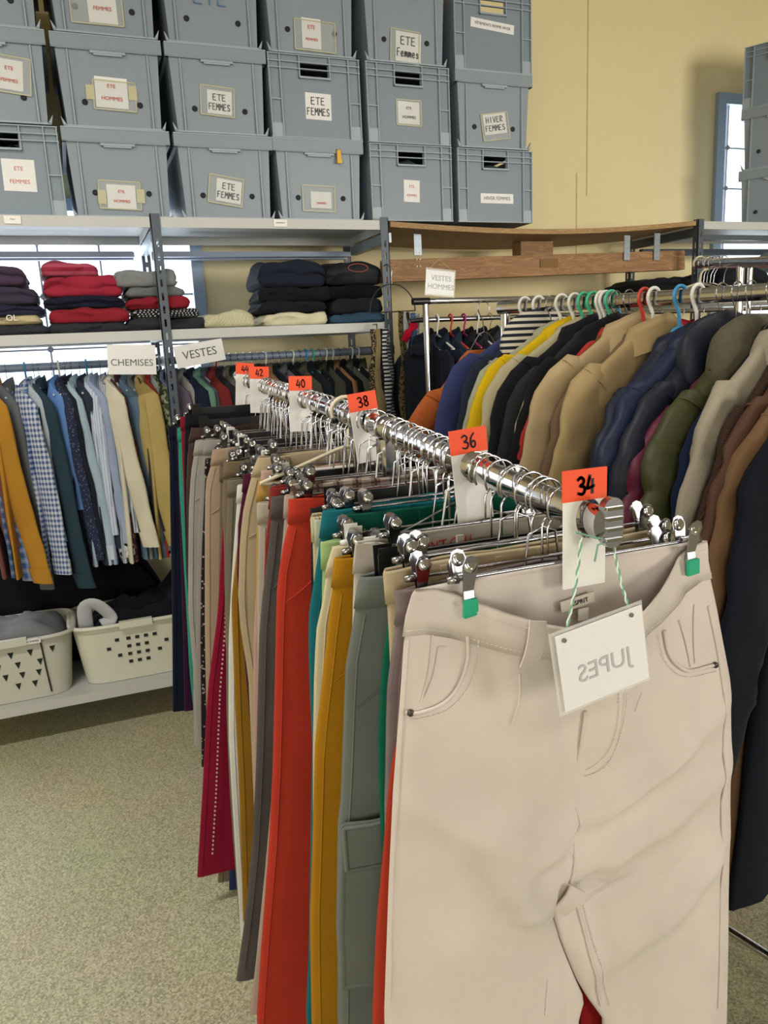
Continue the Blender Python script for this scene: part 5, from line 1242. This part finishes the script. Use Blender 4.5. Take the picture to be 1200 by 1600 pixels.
# waistband stitching follows the sagging band
for dz in (.006, .037):
    mb = MB(); Q = []
    for k in range(60):
        t = lerp(-1.45, 1.45, k / 59); v = dz / (W.zw - W.zc); p = W.torso_pt(abs(t), v, t > 0, .0034); Q.append(p)
    for a, b in zip(Q[:-1], Q[1:]):
        for j in range(2): mb.tube([a.lerp(b, j / 2 + .05), a.lerp(b, j / 2 + .35)], .0005, 4)
    mb.obj('waist_stitching', thread, jr)
def slab(name, p0, p1, w, off, m):
    a, b = (W.front(*P2(p0)[0], off), W.front(*P2(p1)[0], off)); d = (b - a).normalized(); s_ = d.cross(Vector((0, 1, 0))).normalized() * w / 2; n_ = Vector((0, -.0022, 0))
    pts = [a + (b - a) * k / 6 + Vector((0, -.004 * math.sin(PI * k / 6), 0)) for k in range(7)]
    mb = MB(); mb.loft([[p + s_, p + s_ + n_, p - s_ + n_, p - s_] for p in pts], smooth=False); return mb.obj(name, m, jr)
slab('belt_loop', (828, 963), (815, 1036), .021, .006, cm)
slab('crotch_tab', (900, 1386), (874, 1428), .026, .010, cm)
for px, py in ((654, 1127), (1128, 1044)):
    q = W.front(*P2((px, py))[0], .0035); mb = MB(); mb.lathe([(0, -.0012), (.0022, -.0018), (.0038, -.0004), (.004, .002), (0, .002)], q, 14, 'Y'); mb.obj('rivet', mat('dark_rivet', '#55504d', .35, .9), jr)
# inside back: maker's label and size tab
zl = EYE - .262 - .012; yb = W.Y + .004; pl = at(903, 941, .708)
mb = MB(); mb.box((pl.x, yb + .0, pl.z), (.046, .0012, .013), ry=-.12); lb = mb.obj('neck_label', mat('satin_label', '#cfc6b8', .45), jr)
text('ESPRIT', .0078, ink, lb, Matrix.Translation((pl.x + .003, yb - .001, pl.z)) @ Matrix.Rotation(-.12, 4, 'Y') @ FRONT)
pl = at(912, 960, .706); mb = MB(); mb.box((pl.x, yb - .002, pl.z), (.014, .001, .014)); mb.obj('care_label', paper_w, jr)
clip_hanger('hanger with green rubber-tipped clips gripping the front cream jeans', YW, .147, .05, 'green', 'front clip hanger')
# second trousers right behind show red between the legs
folded_red = pants('deep red trousers showing between the legs of the cream jeans', .722, '#7a1114', [(740, 1120), (720, 1200), (700, 1300), (690, 1600)], style=None, thick=.006, seams=False)
# JUPES card on green strings
r, mx, sh = sign('laminated JUPES card seen from behind, hung on green twine before the cream jeans', ['JUPES'], 941, 1027, .600, .104, .083, -.15, .027, ink_pale, mirror=True, name='hanging_card', dz=-.008)
mb = MB(); mb.prism([(-.057, -.0465), (.0555, -.0465), (.0555, .0445), (-.057, .0445)], lambda a, b: mx @ Vector((a, b, -.0009)), lambda a, b: mx @ Vector((a, b, -.0014))); mb.obj('laminate', mat('laminate', '#e6e4df', .12, 0, alpha=.38), r)
tw = mat('green_twine', '#6f9f86', .8); tw2 = mat('pale_twine', '#cfdccb', .8)
base = Vector(r.location); rc = at(905, 838, .655)
for hx, top_ in ((-.043, (908, 840)), (.038, (957, 838))):
    h = base + mx @ Vector((hx, .035, .003)); t_ = at(top_[0], top_[1], .672)
    P = [h.lerp(t_, k / 24) + Vector((.003 * math.sin(PI * k / 24) * (1 if hx < 0 else -1), 0, 0)) for k in range(25)]
    for q, m_ in ((0, tw), (PI, tw2)):
        mb = MB(); mb.tube([p - base + Vector((.0011 * math.cos(k * 1.4 + q), .0011 * math.sin(k * 1.4 + q), 0)) for k, p in enumerate(P)], .0010, 5); mb.obj('twine', m_, r)
    mb = MB(); mb.lathe([(0, -.001), (.0022, -.001), (.0022, .001), (0, .001)], h - base + Vector((0, -.0006, 0)), 10, 'Y'); mb.obj('punched_hole', mat('hole_dark', '#7a6f60', .8), r)
a_, b_ = at(900, 832, .664) - base, at(958, 842, .664) - base
mb = MB(); mb.tube([a_, (a_ + b_) / 2 + Vector((0, -.003, -.002)), b_, b_ + Vector((-.02, 0, -.004)), b_ + Vector((-.024, 0, -.022))], .0012, 5); mb.obj('twine_knot', tw, r)
# ------------------------------------------------------------------ jacket rack on the right
JA, JB = Vector((1.085, 1.88, EYE + .0905)), Vector((1.262, 1.07, EYE + .069))
jd = (JA - JB); jlen = jd.length
def jrail(t): return JB.lerp(JA, t)          # t=1 far end, 0 near
jyaw = math.atan2(jd.y, jd.x)                 # rail direction
r = thing('clothes_rack', 'wide chrome jacket rack on the right with an oval rail', 'clothes rack')
mb = MB(); n = 20; side = Vector((-jd.y, jd.x, 0)).normalized()
mb.loft([[p + side * .010 * math.cos(2 * PI * k / n) + Vector((0, 0, .016 * math.sin(2 * PI * k / n))) for k in range(n)] for p in (jrail(-.35), jrail(.3), jrail(.7), jrail(1.0))]); mb.obj('hanging_rail', chrome, r)
for t in (-.33, .97):
    p = jrail(t); mb = MB(); mb.loft([[(p.x + .013 * math.cos(2 * PI * k / 12), p.y + .013 * math.sin(2 * PI * k / 12), z) for k in range(12)] for z in (.05, p.z - .016)]); mb.obj('post', chrome, r)
mb = MB(); p, q = jrail(-.33), jrail(.97); mb.tube([(p.x + .12, p.y, .045), (q.x + .12, q.y, .045)], .011, 8); mb.obj('base_bar', chrome, r)
for t in (-.33, .97):
    p = jrail(t); mb = MB(); mb.tube([(p.x - .2, p.y, .04), (p.x + .28, p.y, .04)], .012, 8); mb.obj('foot', chrome, r)
SH = PI + (math.atan2(side.y, side.x) - PI)   # direction of the near-left shoulder
dirv = side if side.x < 0 else -side
shyaw = math.atan2(dirv.y, dirv.x)
def find_t(px, sw, zoff):
    best = None
    for i in range(-60, 241):
        t = i / 200; p = jrail(t) + dirv * sw + Vector((0, 0, zoff)); d = abs(pix(p)[0] - px)
        if best is None or d < best[0]: best = (d, t)
    return best[1]
jackets = [ # shoulder px (x,y), colour, pattern, colour 2, options, hanger kind, words
 ((652, 615), '#9b4a20', 'fleece', '#b76a38', dict(collar=None, rt=.030, th=.026), 'wire', 'rust orange teddy fleece coat at the far left end'),
 ((712, 552), '#343a62', 'plain', '', dict(), 'white', 'plain navy blue coat next to the rust teddy coat'),
 ((733, 532), '#202634', 'plain', '', dict(collar='hood', mt=fab('#c9c2b0', 'hstripe', '#20242f', 1.0)), 'white', 'black coat with a black and white striped hood'),
 ((752, 560), '#98997f', 'plain', '', dict(), 'wood', 'sage beige jacket under the striped hood'),
 ((768, 540), '#c9a712', 'plain', '', dict(), 'white', 'bright yellow raincoat, a narrow strip of it showing'),
 ((786, 545), '#a99e80', 'plain', '', dict(), 'white', 'pale stone jacket with stand collar near the yellow one'),
 ((800, 560), '#15161b', 'plain', '', dict(collar='coat'), 'green', 'black wool coat right of the pale stone jacket'),
 ((814, 575), '#1b2122', 'melange', '#2b3130', dict(), 'green', 'black green tweed coat in the black group'),
 ((826, 590), '#b3a78d', 'plain', '', dict(), 'white', 'off white coat edge between two black coats'),
 ((832, 560), '#131316', 'plain', '', dict(collar='coat', lapel=1), 'white', 'black blazer with a soft shoulder before the red strip'),
 ((842, 580), '#a23230', 'plain', '', dict(), 'green', 'salmon red jacket glimpsed between black and brown'),
 ((848, 590), '#70492a', 'plain', '', dict(), 'black', 'caramel brown jacket edge before the beige trench coat'),
 ((868, 545), '#a99470', 'plain', '', dict(collar='coat', lapel=1, rw=.062), 'black', 'light beige trench coat with raised lapel'),
 ((890, 585), '#6b5641', 'plain', '', dict(rw=.05), 'red', 'mushroom brown jacket between two beige coats'),
 ((905, 570), '#a08a62', 'plain', '', dict(collar='coat', lapel=1, rw=.062), 'white', 'camel cotton jacket with buttoned shoulder, second beige coat'),
 ((945, 610), '#141a30', 'nylon', '', dict(puff=.11, th=.022, rt=.026, collar='coat'), 'blue', 'midnight blue shiny puffer jacket after the beige coats'),
 ((972, 600), '#15213f', 'nylon', '', dict(puff=.13, th=.024, rt=.028, collar='coat'), 'white', 'navy blue padded jacket with high collar'),
 ((1008, 600), '#131828', 'nylon', '', dict(puff=.16, th=.024, rt=.028, collar='hood'), 'wire', 'dark navy hooded parka in front of the padded ones'),
 ((1030, 640), '#5a1230', 'nylon', '', dict(puff=.085, th=.022, rt=.028), 'wire', 'burgundy puffer jacket with horizontal quilting'),
 ((1052, 615), '#3c3f20', 'nylon', '', dict(puff=.10, th=.026, rt=.032, rw=.064, collar='hood', mt=fab('#5d5848', 'fleece', '#3d392c')), 'wire', 'olive green puffer jacket with fur-edged hood'),
 ((1082, 640), '#0f1a33', 'plain', '', dict(rw=.06), 'black', 'deep blue coat between olive puffer and grey fleece'),
 ((1108, 600), '#8d8473', 'melange', '#9d9583', dict(rw=.05, collar='coat'), 'black', 'grey taupe fleece with pale piping'),
 ((1132, 640), '#3a281f', 'cord', '', dict(rw=.06), 'black', 'dark chocolate corduroy jacket'),
 ((1156, 625), '#50372a', 'leather', '', dict(rw=.06, collar='coat', pocket=1), 'blue', 'brown leather jacket with stitched collar'),
 ((1186, 640), '#6b5138', 'plain', '', dict(rw=.065, pocket=1), 'wire', 'tan work jacket at the right photo edge'),
 ((1216, 660), '#10131c', 'plain', '', dict(rw=.07), 'wire', 'black long coat nearest at the right photo edge'),
]
for i, ((px, py), col, pat, c2, ex, hk, words) in enumerate(jackets):
    ex = dict(ex); mt = ex.pop('mt', None)
    o = dict(coat=1, sw=.205, len=.86 if i < 20 else 1.0, th=.018, sleeve=.60, so=.17, rw=.054, rt=.021, zs=-.072, drop=.08, flare=.08, nk=.058, collar='shirt', wy=0, yaw=.35); o.update(ex)
    t = find_t(px, .235, -.15); p = jrail(t); q = pix(p + dirv * .225 + Vector((0, 0, -.14)))
    # hang lower or higher so the shoulder line meets its height
    s_z = at(px, py, (p + dirv * .225).y).z; lift = max(-.10, min(.02, s_z - (p.z + o['zs'] - o['drop'] + .02)))
    o['drop'] += -lift * .55; o['zs'] += lift * .45; sl_ = round((o['drop'] + max(0, -lift * .45) + .005) / .02) * .02
    m = fab(col, pat, c2 or '#222222', 1.0)
    rr = R_(i); top('jacket', words, 'jacket', p, shyaw + rr.uniform(-.04, .04), m, o, 'jackets on the right rack', 200 + i, mt)
    hanger(hk, 'hanger holding the ' + ' '.join(words.split()[:11]), p + Vector((0, 0, .002)), shyaw + rr.uniform(-.04, .04), .155, sl_, 'hangers on the jacket rack', .021)
# ---- second row of garments at the back, on a chrome rail parallel to the wall
YR = 2.80
r = thing('clothes_rack', 'long chrome rack by the back wall behind the jackets', 'clothes rack')
a, b = at(652, 471, YR), at(1100, 462, YR); zR = a.z
mb = MB(); mb.tube([(a.x, YR, zR), (b.x + .8, YR, zR)], .0115, 10); mb.obj('top_rail', chrome, r)
mb = MB(); mb.tube([(a.x - .02, YR, zR), (a.x + .05, YR, zR)], .014, 10); mb.obj('end_clamp', blackpl, r)
a2 = at(662, 500, YR + .15); zR2 = a2.z
mb = MB(); mb.tube([(a.x + .03, YR + .15, zR2), (b.x + .8, YR + .15, zR2)], .0105, 10); mb.obj('hanging_rail', chrome2, r)
for x in (a.x + .035, b.x + .75):
    mb = MB(); mb.tube([(x, YR, .03), (x, YR, zR - .011)], .012, 10); mb.obj('post', chrome2, r)
    mb = MB(); mb.tube([(x, YR + .15, zR2), (x, YR + .02, zR2)], .007, 8); mb.obj('arm', chrome2, r)
    mb = MB(); mb.tube([(x, YR - .22, .03), (x, YR + .26, .03)], .012, 8); mb.obj('foot', chrome2, r)
back = [('#161a26', 'black suit jacket first on the back rack by the post', 'wire'), ('#1b2436', 'navy jacket with a white studded strap on the back rack', 'white'), ('#20293a', 'slate navy jacket third on the back rack', 'red'), ('#17191f', 'black jacket on the magenta hanger', 'pink'),
        ('#24282c', 'charcoal jacket under a white hanger on the back rack', 'white'), ('#2e3134', 'dark grey jacket under the dark hanger on the back rack', 'black'), ('#8b8f94', 'light grey jacket deep in the back rack', 'white'), ('#7d2f46', 'raspberry jacket deep in the back rack', 'wire'),
        ('#3d5c70', 'steel blue jacket deep in the back rack', 'wire'), ('#232833', 'ink blue jacket behind the trench coats', 'wire'), ('#b0342c', 'vermilion red garment behind the hangers', 'wire'), ('#1f7fa8', 'bright blue garment strip behind the hangers', 'blue'),
        ('#7a614a', 'brown jacket behind the blue puffer', 'wire'), ('#202437', 'dark blue jacket behind the white hanger', 'wire'), ('#8f1226', 'bright red padded jacket behind the hooks on the right', 'wire'), ('#8a1022', 'scarlet jacket beside the bright red padded one', 'wire'),
        ('#3b3f33', 'khaki fur-collared jacket behind the right hooks', 'wire'), ('#201a26', 'black plum jacket behind the right hooks', 'cream'), ('#a3855a', 'camel jacket at the far right of the back rack', 'wire'), ('#1b1d22', 'black jacket closing the back rack', 'wire')]
for i, (col, words, hk) in enumerate(back):
    rr = R_(i + 77); x = lerp(a.x + .10, b.x + .55, i / (len(back) - 1)) if i > 5 else a.x + .09 + i * .062
    if i > 5: x = lerp(a.x + .09 + 6 * .062, b.x + .6, (i - 6) / (len(back) - 7))
    wide = 14 <= i <= 18
    top('jacket', words, 'jacket', (x, YR + .15, zR2), RZ_ + (0 if not wide else .95) + rr.uniform(-.1, .1), fab(col, 'nylon' if 'padded' in words else 'plain'),
        dict(coat=1, sw=.20, len=.85, th=.020, sleeve=.58, so=.10, rw=.055, rt=.022, zs=-.072, drop=.07, collar='coat', puff=.09 if 'padded' in words else 0), 'garments on the back rack', 300 + i)
    hanger(hk, 'hanger holding the ' + words, (x, YR + .15, zR2), RZ_ + (0 if not wide else .95), .15, .06, 'hangers on the back rack', .019)
# short rail at upper right with wire hangers
r = thing('clothes_rack', 'bright chrome rail end at the right edge, above the jackets', 'clothes rack')
a = at(1088, 412, 2.3); b = at(1200, 409, 1.95)
mb = MB(); mb.tube([a, b, b + (b - a) * 1.2], .017, 14); mb.obj('hanging_rail', chrome, r)
c = a.lerp(b, .65); mb = MB(); mb.tube([c + Vector((.0, 0, -.0)), c + Vector((0, 0, -.2)), (c.x, c.y, .03)], .013, 10); mb.obj('post', chrome, r)
c = a.lerp(b, .72); mb = MB(); mb.tube([(c.x + .02, c.y, c.z), (c.x + .02, c.y, c.z - .22)], .009, 10); mb.obj('inner_post', chrome2, r)
e = (b + (b - a) * 1.2); mb = MB(); mb.tube([e, (e.x, e.y, .03)], .013, 10); mb.obj('post', chrome, r)
for k, (t, kd) in enumerate(((.06, 'cream'), (.12, 'wire'), (.17, 'wire'), (.22, 'wire'), (.27, 'wire'), (.42, 'wire'))):
    p = a.lerp(b, t); hanger(kd, ['cream plastic', 'leftmost twisted wire', 'second twisted wire', 'third twisted wire', 'fourth twisted wire', 'lone wire'][k] + ' hanger clustered on the short rail at upper right', p, math.atan2((b - a).y, (b - a).x) + PI / 2 + .25 * (k % 3 - 1), .16, .05, 'hangers on the short rail', .024)
